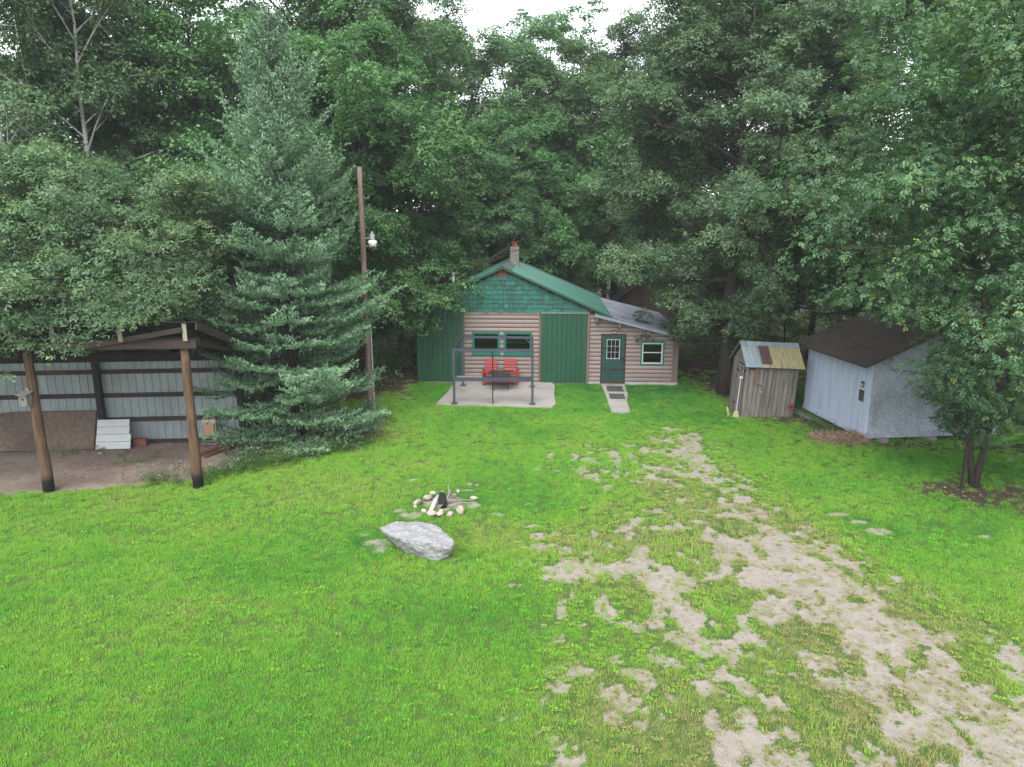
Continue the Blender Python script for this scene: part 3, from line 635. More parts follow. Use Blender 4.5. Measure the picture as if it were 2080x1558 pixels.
m_post = t.done(t.bsdf(c_, .85, 0, .3, t.math('ADD', nn, nfi), .7, .015).outputs[0])
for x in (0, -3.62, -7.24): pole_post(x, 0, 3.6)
ob('header_beam', MB().box(-7.6, 0.36, -0.20, -0.125, 3.58, 3.80), m_darkwood, PS); ob('header_beam', MB().box(-7.6, 0.34, 0.125, 0.17, 3.58, 3.80), m_darkwood, PS)
SL = 0.30
for x in (0.16, -1.32, -2.84, -4.36, -5.9, -7.4):
    ob('rafter', MB().prism([(-0.28, 3.88 + .09), (-0.28, 4.22), (4.25, 4.22 - 4.53 * SL), (4.25, 3.97 - 4.53 * SL)], 'x', x - .045, x + .045), m_darkwood, PS)
    ob('rafter_end', MB().box(x - .05, x + .05, -0.296, -0.281, 3.78, 4.215), m_creamend, PS)
ob('roof', MB().prism([(-0.36, 4.26), (4.4, 4.26 - 4.76 * SL), (4.4, 4.235 - 4.76 * SL), (-0.36, 4.235)], 'x', -7.7, 0.45), m_blackwood, PS)
ob('rake_board', MB().bar((.46, -.36, 4.16), (.46, 4.4, 4.16 - 4.76 * SL), .03, .2), m_darkwood, PS)
ob('diagonal_brace', MB().bar((-2.3, -.225, 3.64), (0.12, -.325, 4.06), 0.04, 0.12), m_darkwood, PS)
ob('diagonal_brace', MB().bar((.30, .1, 3.66), (.30, 3.8, 2.75), 0.04, 0.14), m_darkwood, PS)
ob('back_beam', MB().box(-7.6, .12, 3.70, 3.78, 2.54, 2.80), m_blackwood, PS)
shp = ribbed(0.92, 2.58, .23, .02)
for k in range(9):
    o = ob('wall_sheet', shp, m_galv, PS); place(o, (-0.92 * (k + 1) + .04, 3.96, 0.02), (1, 0, 0), (0, 0, 1))
for z in (2.2, 1.48, .73, .02):
    ob('girt', MB().box(-7.6, .04, 3.88, 3.925, z - .06, z + .07), m_darkwood, PS)
for x in (.1, -3.95, -7.6): ob('back_post', MB().box(x - .08, x + .08, 3.70, 3.86, -.05, 2.54), m_blackwood, PS)

def W2(px, py, dx, dy, z, yaw=5):
    c, s = math.cos(Rd(yaw)), math.sin(Rd(yaw)); return (px + c * dx - s * dy, py + s * dx + c * dy, z)
# leaning strand-board sheets
for k in range(3):
    m_ = bevel_box(2.75, .014, 1.13, .003)
    o = ob('strand_board', m_, m_osb, None, (-13.72 + k * .09, 19.86 + k * .075, 0.0), (Rd(-23), 0, Rd(4)))
    tag(o, ['weathered strand-board sheet leaning in the pole shed, front one of three', 'weathered strand-board sheet leaning in the pole shed, middle of three', 'weathered strand-board sheet leaning in the pole shed, back one of three'][k], 'board', 'leaning strand boards')
sdg = thing('siding_panel', 'white vinyl siding panel leaning beside the strand boards', 'siding', (-11.78, 19.95, 0.0), (Rd(-22), 0, Rd(5)))
for k in range(4): ob('course', MB().prism([(0, k * .222), (-.02, k * .222 + .01), (0, k * .222 + .218)], 'x', -.48 + .004 * k, .47 + (0.03 if k < 2 else -.01 * k)), m_white, sdg)
tag(bb('timber_block', -11.35, -10.95, 20.28, 20.42, -.01, .20, m_brick, None, .01), 'short red-brown timber block beside the white siding panel', 'timber')
tag(ob('plank', bevel_box(.17, 1.7, .04), m_brick, None, (-8.72, 20.0, .0), (0, 0, Rd(-24))), 'red-brown plank on the dirt beside the folding chair, left of two', 'board')
tag(ob('plank', bevel_box(.17, 1.9, .04), m_brick, None, (-8.40, 20.1, .0), (0, 0, Rd(-24))), 'red-brown plank on the dirt beside the folding chair, right of two', 'board')
tag(ob('wood_scrap', bevel_box(.34, .09, .05), m_brick, None, (-9.35, 17.45, -.01), (0, 0, Rd(-50))), 'reddish wood scrap lying on the bare dirt near the front log post', 'wood')
# folding chair leaning on the back wall
fc = thing('folding_chair', 'folded beige metal chair leaning by the shed back wall', 'chair', (-9.06, 20.28, 0.0), (Rd(-10), 0, Rd(5)))
m_chair = M('beige_enamel', lin(196, 184, 170), lin(180, 166, 150), 4, rough=.45, vary=0, finec=.05, bs=.03)
m_tan = M('tan_vinyl', lin(190, 150, 120), lin(170, 130, 100), 4, rough=.6, vary=0, finec=.05, bs=.05)
arc = [(-.2, 0, 0), (-.2, 0, .72), (-.17, 0, .82), (-.10, 0, .87), (.10, 0, .87), (.17, 0, .82), (.2, 0, .72), (.2, 0, 0)]
ob('frame', MB().tube(arc, .013, 8), m_chair, fc, smooth=True)
ob('rear_frame', MB().tube([(-.17, .05, 0), (-.17, .04, .6), (.17, .04, .6), (.17, .05, 0)], .012, 8), m_chair, fc, smooth=True)
ob('seat', bevel_box(.32, .03, .36, .012), m_tan, fc, (0, -.03, .32)); ob('backrest', bevel_box(.36, .015, .14, .006), m_chair, fc, (0, -.004, .66))
ob('stretcher', MB().tube([(-.2, 0, .06), (.2, 0, .06)], .01, 6), m_chair, fc); ob('stretcher', MB().tube([(-.17, .05, .14), (.17, .05, .14)], .01, 6), m_chair, fc)
# birdhouse on the left log post
bh = thing('birdhouse', 'small grey wooden birdhouse fixed to the log post', 'birdhouse', W2(-7.98, 17.0, -3.70, -.16, 2.26), (0, 0, Rd(-12)))
ob('box', MB().box(-.11, .11, -.12, .04, 0, .27), m_greywood, bh); ob('roof', MB().prism([(-.17, .25), (.07, .31), (.07, .335), (-.17, .275)], 'x', -.14, .14), m_greywood, bh)
ob('entrance_hole', MB().tube([(0, -.1255, .16), (0, -.115, .16)], .032, 14), m_black, bh); ob('back_board', MB().box(-.05, .05, .04, .06, -.06, .40), m_greywood, bh)

# ------------------------------------------------------------------ utility pole with lamp
UP = thing('utility_pole', 'red-brown wooden utility pole rising beside the blue spruce', 'pole', (-5.05, 24.5, 0))
rr = random.Random(5)
ob('shaft', MB().tube([(0 + rr.uniform(-.008, .008), rr.uniform(-.008, .008), -.2 + 8.5 * k / 14) for k in range(15)], [.115 - .037 * k / 14 for k in range(15)], 14), m_pole, UP, smooth=True)
ob('conduit', MB().tube([(.15, -.06, 0), (.145, -.06, 3.0)], .024, 8), m_white, UP); ob('junction_box', MB().box(.08, .24, -.13, -.03, 1.15, 1.36), m_white, UP)
yl = thing('yard_light', 'white barn-style yard light bracketed to the utility pole', 'lamp', (-4.72, 24.46, 5.72))
m_lampgrey = M('lamp_housing', (.42, .43, .44), (.36, .37, .38), 5, rough=.45, vary=0, finec=.04, bs=.03)
ob('housing', MB().lathe([(0, .50), (.035, .50), (.04, .42), (.085, .41), (.095, .22), (.10, .20)], 18), m_lampgrey, yl, smooth=True)
t = NT('frosted_lens'); m_lens = t.done(t.bsdf((.75, .76, .72), .35, 0, .5).outputs[0])
ob('lens', MB().lathe([(.10, .20), (.15, .17), (.155, .13), (.14, .10), (.125, 0), (0, 0)], 18), m_lens, yl, smooth=True)
ob('arm', MB().tube([(-.09, 0, .27), (-.25, .03, .27)], .022, 8), m_lampgrey, yl)

# ------------------------------------------------------------------ leaning outhouse
OH = thing('outhouse', 'small leaning grey board outhouse with patched metal roof', 'outhouse', (7.86, 23.5, 0), (Rd(0), Rd(3.2), Rd(4)))
OW, OD, OE, ORZ = 1.84, 1.22, 1.92, 2.50
ob('core', MB().prism([(.03, .0), (OD - .03, .0), (OD - .03, OE), (OD / 2, ORZ - .05), (.03, OE)], 'x', .03, OW - .03), m_blackwood, OH)
n = 12; rr = random.Random(11)
for k in range(n):
    o = ob('board', bevel_box(OW / n - .012, .022, OE - .02 + .0, .004), m_greywood, OH, (OW * (k + .5) / n, .014 + rr.uniform(-.004, .004), -.02), (0, 0, 0))
for k in range(8):
    y = OD * (k + .5) / 8; top = OE + (ORZ - OE) * (1 - abs(y - OD / 2) / (OD / 2)) - .03
    if 1 <= k <= 4: continue
    for xx in (.014,): ob('board', bevel_box(.022, OD / 8 - .011, top + .02, .004), m_greywood, OH, (xx + rr.uniform(-.003, .003), y, -.02))
for k in range(8):
    y = OD * (k + .5) / 8; top = OE + (ORZ - OE) * (1 - abs(y - OD / 2) / (OD / 2)) - .03
    ob('board', bevel_box(.022, OD / 8 - .011, top + .02, .004), m_greywood, OH, (OW - .014, y, -.02))
dd = ob('door', MB().box(-.012, .03, OD / 8 + .004, OD * 5 / 8 - .004, .06, 1.78), m_blackwood, OH)
for k in range(1, 5):
    ob('board', bevel_box(.02, OD / 8 - .011, 1.70, .004), m_greywood, dd, (-.016 + rr.uniform(-.002, .002), OD * (k + .5) / 8, .07))
for k in range(1, 5):
    y = OD * (k + .5) / 8; top = OE + (ORZ - OE) * (1 - abs(y - OD / 2) / (OD / 2)) - .03
    ob('board', bevel_box(.022, OD / 8 - .011, top - 1.80, .004), m_greywood, OH, (.014, y, 1.80))
for z in (.35, 1.5): ob('hinge', MB().box(-.04, -.027, OD * 5 / 8 - .2, OD * 5 / 8 + .02, z, z + .05), m_black, dd)
ob('corner_board', MB().box(-.012, .07, -.014, .0, -.02, OE), m_greywood, OH)
oa = math.atan((ORZ - OE) / (OD / 2)); oc, os_ = math.cos(oa), math.sin(oa); ol = (OD / 2 + .14) / oc
rf = ob('roof', MB().prism([(-.13, OE - .12), (OD / 2, ORZ), (OD + .13, OE - .12), (OD + .13, OE - .16), (OD / 2, ORZ - .04), (-.13, OE - .16)], 'x', -.10, OW + .1), m_blackwood, OH)
for x0, x1, mt, dz in ((-.12, .50, m_sheetblue, .008), (.46, OW + .12, m_yellowsheet, .011)):
    place(ob('roof_sheet', ribbed(x1 - x0, ol + .03, .075, .014, minor=False), mt, rf), (x1, OD / 2, ORZ + dz), (-1, 0, 0), (0, -oc, -os_))
place(ob('roof_sheet', ribbed(.36, ol * .78, .072, .014, minor=False), m_maroon, rf), (.84, OD / 2 - .10, ORZ + .032 - .10 * os_ / oc), (-1, 0, 0), (0, -oc, -os_))
place(ob('roof_sheet', ribbed(OW + .24, ol + .02, .075, .014, minor=False), m_sheetblue, rf), (-.12, OD / 2, ORZ + .006), (1, 0, 0), (0, oc, -os_))
ob('ridge_cap', MB().prism([(OD / 2 - .14, ORZ - .105), (OD / 2, ORZ + .03), (OD / 2 + .14, ORZ - .105), (OD / 2 + .14, ORZ - .09), (OD / 2, ORZ + .045), (OD / 2 - .14, ORZ - .09)], 'x', -.13, OW + .13), m_sheetblue, rf)
for y_, z_ in ((.36, 1.63), (.12, 1.60)):
    o = ob('lamp', MB().tube([(-.012, y_, z_), (-.06, y_, z_)], .05, 12), m_black, OH); ob('lens', MB().tube([(-.0605, y_, z_ - .01), (-.068, y_, z_ - .01)], .028, 10), m_white, o)
o = ob('sign', MB().box(.10, .28, -.014, -.003, 1.60, 1.72), m_black, OH); ob('marking', MB().box(.12, .26, -.017, -.0145, 1.615, 1.64), m_white, o)
bs_ = tag(ob('bow_saw', MB().tube([(0, 0, 0), (-.11, 0, -.06), (-.15, 0, -.14), (-.16, 0, -.42), (-.11, 0, -.50), (.10, 0, -.56)], .016, 8), m_orange, None, (8.42, 23.44, 1.66), (0, Rd(3), 0), smooth=True), 'orange-framed bow saw hanging on the outhouse front boards', 'saw')
ob('blade', MB().bar((0.0, .0, -.01), (.10, 0, -.555), .004, .025), m_galv, bs_)
rdv = tag(ob('hose_bracket', MB().tube([(0, 0, 0), (0, -.12, 0)], .075, 14).tube([(0, -.12, 0), (0, -.14, 0)], .09, 14), m_red, None, (9.50, 23.46, .40)), 'faded red hose bracket low on the outhouse front boards', 'bracket')
ob('hub', MB().tube([(0, -.14, 0), (0, -.16, 0)], .035, 10), m_black, rdv)
for x in (8.48, 9.27): tag(ob('hook', MB().tube([(0, 0, 0), (0, -.05, .0), (0, -.07, .03)], .016, 8), m_white, None, (x, 23.47, .88), (0, 0, 0)), 'small white hook on the outhouse front, %s one' % ('left' if x < 9 else 'right'), 'hook')
br = thing('broom', 'white-handled broom with yellow bristles leaning on the outhouse door side', 'broom', (7.66, 23.45, 0.0), (Rd(-9), Rd(7), 0))
ob('handle', MB().tube([(0, 0, .2), (0, 0, 1.35)], .016, 8), m_white, br); ob('grip', MB().box(-.05, .05, -.02, .02, 1.33, 1.42), m_white, br)
m_yel = M('yellow_bristle', lin(215, 206, 158), lin(190, 180, 130), 10, (6, 6, 1), .9, fine=60, vary=0)
ob('brush', MB().prism([(-.06, .22), (.06, .22), (.13, 0), (-.10, 0)], 'y', -.03, .04), m_yel, br)
tag(ob('wood_splint', bevel_box(.07, .03, .34), m_yel, None, (7.48, 23.6, -.02), (Rd(-12), Rd(-9), Rd(20))), 'yellow wooden stub sticking up beside the broom', 'stake')

# ------------------------------------------------------------------ white shed on blocks
WS = thing('white_shed', 'pale bluish-white shed on blocks with brown shingle roof', 'shed', (10.74, 20.72, 0), (0, 0, Rd(6.5)))
SW, SD, SE, SRZ = 4.4, 3.62, 2.46, 3.42
ob('wall', MB().box(0, .06, 0, SD, .26, SE), m_whitewall, WS)['label'] = 'streaked bluish-white side wall'
ob('wall', MB().prism([(.062, .26), (SW, .26), (SW, SE), (SW / 2, SRZ), (.062, SE)], 'y', 0, .06), m_roughwall, WS)['label'] = 'rough grey-white front gable wall'
ob('wall', MB().box(SW - .06, SW, .06, SD, .26, SE).prism([(.062, .26), (SW - .06, .26), (SW - .06, SE), (SW / 2, SRZ), (.062, SE)], 'y', SD - .06, SD), m_whitewall, WS)
ob('skirt_board', MB().box(-.03, -.002, -.02, SD, .10, .27), m_whitewall, WS); ob('skirt_board', MB().box(-.03, SW, -.04, -.003, .10, .265), m_roughwall, WS)
for x in (1.22, 2.44, 3.66): ob('batten', MB().box(x - .008, x + .008, -.006, -.001, .27, SE), m_roughwall, WS)
ob('floor_frame', MB().box(0, SW, .0, SD, .12, .255), m_blackwood, WS)
sa_ = (SRZ - SE) / (SW / 2); rl_ = -.34
rf = ob('roof', MB().prism([(rl_, SE + rl_ * sa_ + .02), (SW / 2, SRZ + .02), (SW - rl_, SE + rl_ * sa_ + .02), (SW - rl_, SE + rl_ * sa_ + .08), (SW / 2, SRZ + .08), (rl_, SE + rl_ * sa_ + .08)], 'y', -.24, SD + .28), m_asphalt, WS)
# shingle courses on the roof slope that faces the yard
ang = math.atan(sa_); sc_l = (SW / 2 - rl_) / math.cos(ang); nrow = 16; rr = random.Random(8)
tabs = {wv: bevel_box(wv, sc_l / nrow * 1.15, .012, .002) for wv in (.88, .92)}
for k in range(nrow):
    y = -.24 + (k % 2) * -.3
    while y < SD + .28:
        a, b = max(y, -.25), min(y + .91, SD + .29); y += .915
        if b - a < .1: continue
        xs = rl_ + (k + .5) * (SW / 2 - rl_) / nrow; zs = SE + xs * sa_ + .088
        o = ob('shingle', tabs[.88], m_asphalt, rf); o.location = (xs, (a + b) / 2, zs - .004); o.rotation_euler = (0, -ang + .03, 0)
        o.rotation_euler = Euler((0, -ang + .04, 0)).to_matrix().to_4x4().to_euler(); o.scale = (1, 1, 1)
        mtx = Matrix.Translation((xs, (a + b) / 2, zs)) @ Matrix.Rotation(-ang + .045, 4, 'Y') @ Matrix.Rotation(Rd(90), 4, 'Z') @ Matrix.Diagonal((((b - a) - .006) / .88, 1, 1, 1)); o.matrix_local = mtx
for k in range(11): ob('rafter_tail', MB().box(-.30, -.01, -.0 + k * .35, .05 + k * .35, SE - .16, SE - .07), m_whitewall, WS)
for x, y in ((.55, -.02), (2.1, -.02), (3.7, -.02), (.5, 3.2), (3.7, 3.2), (.2, 1.6)):
    ob('foundation_block', bevel_box(.22, .42, .16, .012), m_block, WS, (x, y, -.04), (0, 0, Rd(x * 9)))
sg = tag(ob('notice_sign', MB().box(0, .004, -.13, .13, 0, .36), m_black, WS), '', '')
for k_ in ('label', 'category'): del sg[k_]
sg.location = (-.006, .36, 1.18)
for k in range(6): ob('lettering', MB().box(-.004, -.001, -.10, .10 - .02 * (k % 3), .04 + k * .048, .052 + k * .048), m_creamend, sg)
ob('border', frame_box(MB(), -.13, .13, 0, .36, .012, -.003, 0), m_whitewall, sg, rot=(0, 0, Rd(90)))
s2 = ob('small_sign', MB().box(0, .004, -.09, .09, 0, .18), m_black, WS, (-.006, .36, 1.62)); ob('marking', MB().prism([(-.05, .03), (.06, .03), (.06, .10), (0, .13), (-.05, .08)], 'x', -.004, -.001), m_white, s2)
for k in range(2): tag(ob('plank', bevel_box(.12, 2.1 - .4 * k, .035), m_greywood, None, (10.15 - .16 * k, 23.6 - .15 * k, .0 + .02 * k), (Rd(1), 0, Rd(7 + 4 * k))), ['grey plank lying along the white shed side wall', 'shorter grey plank lying outside the one along the white shed'][k], 'board')

# ------------------------------------------------------------------ brown barn deep behind the lean-to
BN = thing('barn', 'brown board barn with dark roof half hidden behind the lean-to', 'barn', (6.3, 41.5, 0), (0, 0, Rd(-4)))
bwid, bz, br_ = 6.4, 2.15, 4.55
ob('wall', MB().prism([(.03, 0), (bwid - .03, 0), (bwid - .03, bz), (bwid / 2, br_ - .05), (.03, bz)], 'y', .02, 6), m_blackwood, BN)
nb_ = 32; rr = random.Random(4)
for k in range(nb_):
    x = bwid * (k + .5) / nb_; top = bz + (br_ - bz) * (1 - abs(x - bwid / 2) / (bwid / 2)) - .06
    ob('board', bevel_box(bwid / nb_ - .012, .025, top, .004), m_barnwood, BN, (x, .0 + rr.uniform(-.004, .004), 0))
ba = (br_ - bz) / (bwid / 2)
ob('roof', MB().prism([(-.4, bz - .4 * ba), (bwid / 2, br_), (bwid + .4, bz - .4 * ba), (bwid + .4, bz - .4 * ba + .08), (bwid / 2, br_ + .08), (-.4, bz - .4 * ba + .08)], 'y', -.3, 6.3), m_asphalt, BN)

# ------------------------------------------------------------------ boulder
def blob(name, verts, mat, sub=2, amp=.02, sc_=4, seed=0, smooth=True):
    bm = bmesh.new()
    for v in verts: bm.verts.new(v)
    r = bmesh.ops.convex_hull(bm, input=bm.verts[:])
    bmesh.ops.delete(bm, geom=[v for v in bm.verts if not v.link_faces], context='VERTS')
    bmesh.ops.triangulate(bm, faces=bm.faces[:])
    for _ in range(sub):
        bmesh.ops.subdivide_edges(bm, edges=bm.edges[:], cuts=1, use_grid_fill=True, smooth=0.0)
    for _ in range(2): bmesh.ops.smooth_vert(bm, verts=bm.verts[:], factor=.35, use_axis_x=True, use_axis_y=True, use_axis_z=True)
    from mathutils import noise as mn
    for v in bm.verts:
        p = v.co * sc_ + Vector((seed * 3.7, seed, 0)); v.co += v.normal * (mn.noise(p) * amp + mn.noise(p * 2.7) * amp * .5) if v.normal.length else Vector()
    me_ = bpy.data.meshes.new(name); bm.to_mesh(me_); bm.free()
    if smooth: me_.polygons.foreach_set('use_smooth', [True] * len(me_.polygons))
    return me_
TOP = [(-2.72, 13.58), (-2.60, 13.80), (-2.38, 13.92), (-1.96, 13.83), (-1.56, 13.60), (-1.32, 13.25), (-1.14, 12.88), (-1.16, 12.74), (-1.36, 12.76), (-1.65, 12.88), (-2.05, 12.97), (-2.40, 13.18), (-2.60, 13.42)]
BOT = [(-2.36, 13.6), (-2.1, 13.28), (-1.78, 13.08), (-1.55, 12.95), (-1.34, 13.02), (-1.28, 13.3), (-1.6, 13.6), (-2.0, 13.72)]
vv = [(x, y, .44 + .03 * math.sin(3 * x)) for x, y in TOP] + [(x * .97 - .05, y * 1.0, .37) for x, y in TOP] + [(x, y, -.05) for x, y in BOT] + [((x + -1.75) / 2 - .0, (y + 13.1) / 2, .46) for x, y in TOP[2:6]]
vv += [(-1.2, 12.86, .26), (-1.35, 12.84, .18), (-1.17, 13.05, .22)]
vv = [(x + 1.9, y - 13.3, z) for x, y, z in vv]
tag(ob('boulder', blob('boulder', vv, None, 5, .034, 5.5, 2), m_boulder, None, (-1.9, 13.3, -.01)), 'large pale grey flat-topped boulder on the lawn', 'boulder')

# ------------------------------------------------------------------ fire ring
def rock(name, r, loc, mat, label, seed, sq=(1, .8, .7), rz=0):
    rr = random.Random(seed); vs_ = []
    for k in range(26):
        a = rr.uniform(0, 6.28); zz_ = rr.uniform(-1, 1); q_ = math.sqrt(1 - zz_ * zz_); s = rr.uniform(.85, 1.05)
        vs_.append((r * s * q_ * math.cos(a) * sq[0], r * s * q_ * math.sin(a) * sq[1], r * s * zz_ * sq[2]))
    o = ob(name, blob(name, vs_, None, 2, r * .06, 3 / r * .3, seed), mat, None, (loc[0], loc[1], r * sq[2] * .62), (0, 0, rz))
    return tag(o, label, 'stone', 'stones round the fire pit')
m_st = [M('tan_fieldstone', lin(206, 195, 180), lin(176, 164, 150), 6, rough=.85, fine=40, vary=.08, finec=.12, bs=.3), M('pink_white_fieldstone', lin(220, 206, 196), lin(194, 178, 168), 6, rough=.85, fine=40, vary=.08, finec=.12, bs=.3), M('grey_fieldstone', lin(160, 166, 162), lin(130, 136, 132), 6, rough=.85, fine=40, vary=.08, finec=.15, bs=.3)]
ST = [(-1.96, 16.42, .09, 1, 'pale stone at the back left of the fire ring'), (-1.73, 16.45, .08, 2, 'grey-green stone at the back of the fire ring, left of two'), (-1.54, 16.48, .08, 2, 'grey-green stone at the back of the fire ring, right of two'),
      (-1.34, 16.55, .075, 0, 'small stone at the back right outside the fire ring'), (-1.42, 16.36, .06, 1, 'smallest pale stone inside the back right of the fire ring'), (-2.05, 16.10, .125, 0, 'oblong tan stone on the left of the fire ring, rear one'),
      (-2.24, 15.80, .125, 0, 'oblong tan stone at the far left of the fire ring'), (-2.27, 15.60, .065, 0, 'small cream stone at the far left front of the fire ring'), (-2.04, 15.33, .08, 1, 'low pale stone at the front left of the fire ring'),
      (-1.84, 15.15, .115, 0, 'broad tan stone at the front of the fire ring, leftmost of three'), (-1.65, 15.15, .095, 1, 'pinkish stone at the front of the fire ring, middle of three'), (-1.41, 15.12, .105, 1, 'upright white-pink stone at the front of the fire ring, rightmost of three'),
      (-1.19, 15.27, .14, 0, 'largest round tan stone at the front right of the fire ring'), (-.93, 16.12, .09, 1, 'pale stone at the right of the fire ring beside the ash'), (-1.64, 15.36, .06, 1, 'small pinkish stone just inside the front of the fire ring')]
for k, (x, y, r, mt, lb) in enumerate(ST): rock('fire_ring_stone', r, (x, y), m_st[mt], lb, 20 + k, (1.15, .85, .72) if k != 12 else (1, .95, .95), k * .7)
tag(ob('birch_log', MB().tube([(-1.77, 15.95, .16), (-1.82, 15.62, .13), (-1.87, 15.28, .06)], [.046, .048, .045], 12), m_birch, None, smooth=True), 'white birch log lying in the fire ring', 'log')
m_char = M('charred_wood', (.008, .008, .008), (.02, .019, .018), 8, rough=.9, vary=0)
tag(ob('charred_log', MB().tube([(-1.70, 16.05, .12), (-1.64, 15.78, .10), (-1.62, 15.6, .05)], [.10, .11, .09], 10), m_char, None, smooth=True), 'short black charred log beside the birch log in the fire ring', 'log')
rr = random.Random(9)
STK = ['long pale curved stick standing over the fire ring', 'grey stick crossing the middle of the fire ring', 'thin stick lying towards the right of the fire ring', 'thin grey stick lowest at the right of the fire ring', 'forked grey stick by the charred log']
sp_ = [[(-1.55, 16.2, .32), (-1.50, 15.95, .25), (-1.55, 15.75, .12), (-1.72, 15.42, .04)], [(-1.75, 15.5, .05), (-1.45, 15.9, .16), (-1.2, 16.05, .05)], [(-1.55, 15.75, .10), (-1.25, 15.85, .10), (-.98, 15.95, .05)], [(-1.5, 15.6, .05), (-1.2, 15.7, .08), (-.95, 15.8, .03)], [(-1.60, 15.7, .05), (-1.48, 16.0, .2), (-1.35, 16.15, .12)]]
for p_, l_ in zip(sp_, STK): tag(ob('firewood_stick', MB().tube(p_, [.02, .018, .015, .012][:len(p_)], 6), m_deadwood, None), l_, 'stick', 'sticks in the fire ring')
# ------------------------------------------------------------------ leaves and trees
def quads_mesh(name, P0, D, Nn, length, width, tint, fold=0.25, mid=0.45, curl=0.0):
    """one folded four-corner leaf (two triangles) per row"""
    n = len(P0); D = D / np.linalg.norm(D, axis=1, keepdims=True)
    S = np.cross(D, Nn); S /= (np.linalg.norm(S, axis=1, keepdims=True) + 1e-9); U = np.cross(S, D)
    L = length[:, None]; Wd = width[:, None]
    a = P0; b = P0 + D * L * mid + S * Wd * .5 + U * Wd * fold; c = P0 + D * L - U * L * curl; d = P0 + D * L * mid - S * Wd * .5 + U * Wd * fold
    co_ = np.stack([a, b, c, d], 1).reshape(-1, 3).astype(np.float32)
    me = bpy.data.meshes.new(name); me.vertices.add(4 * n); me.vertices.foreach_set('co', co_.ravel())
    base = (np.arange(n) * 4)[:, None]; idx = (base + np.array([[0, 1, 2, 0, 2, 3]])).ravel().astype(np.int32)
    me.loops.add(6 * n); me.loops.foreach_set('vertex_index', idx)
    me.polygons.add(2 * n); me.polygons.foreach_set('loop_start', (np.arange(2 * n) * 3).astype(np.int32))
    me.update(calc_edges=True)
    me.attributes.new('tint', 'FLOAT', 'FACE').data.foreach_set('value', np.repeat(np.clip(tint, 0, 1), 2).astype(np.float32))
    return me
def split_mesh(name, P0, D, Nn, length, width, tint):
    """each leaf is two pointed lobes fanning from its stalk"""
    n = len(P0); D = D / np.linalg.norm(D, axis=1, keepdims=True)
    S = np.cross(D, Nn); S /= (np.linalg.norm(S, axis=1, keepdims=True) + 1e-9); U = np.cross(S, D); L = length[:, None]; W = width[:, None]
    tri = []
    for sg in (-1, 1):
        d_ = D * .86 + S * sg * .5; p_ = S * .86 - D * .5 * sg
        m_ = P0 + d_ * L * .42 + U * L * .06
        tri += [P0 - p_ * W * .12, m_ + p_ * W * .42 * sg + d_ * L * .1, P0 + d_ * L - U * L * .06]
    co_ = np.stack(tri, 1).reshape(-1, 3).astype(np.float32)
    me = bpy.data.meshes.new(name); me.vertices.add(6 * n); me.vertices.foreach_set('co', co_.ravel())
    me.loops.add(6 * n); me.loops.foreach_set('vertex_index', np.arange(6 * n, dtype=np.int32))
    me.polygons.add(2 * n); me.polygons.foreach_set('loop_start', (np.arange(2 * n) * 3).astype(np.int32)); me.update(calc_edges=True)
    me.attributes.new('tint', 'FLOAT', 'FACE').data.foreach_set('value', np.repeat(np.clip(tint, 0, 1), 2).astype(np.float32))
    return me
def unit(v): return v / (np.linalg.norm(v, axis=-1, keepdims=True) + 1e-9)
def bez(p, q, lift, n):
    t_ = np.linspace(0, 1, n)[:, None]; m_ = (p + q) / 2 + np.array([0, 0, lift])
    return (1 - t_) ** 2 * p + 2 * t_ * (1 - t_) * m_ + t_ ** 2 * q

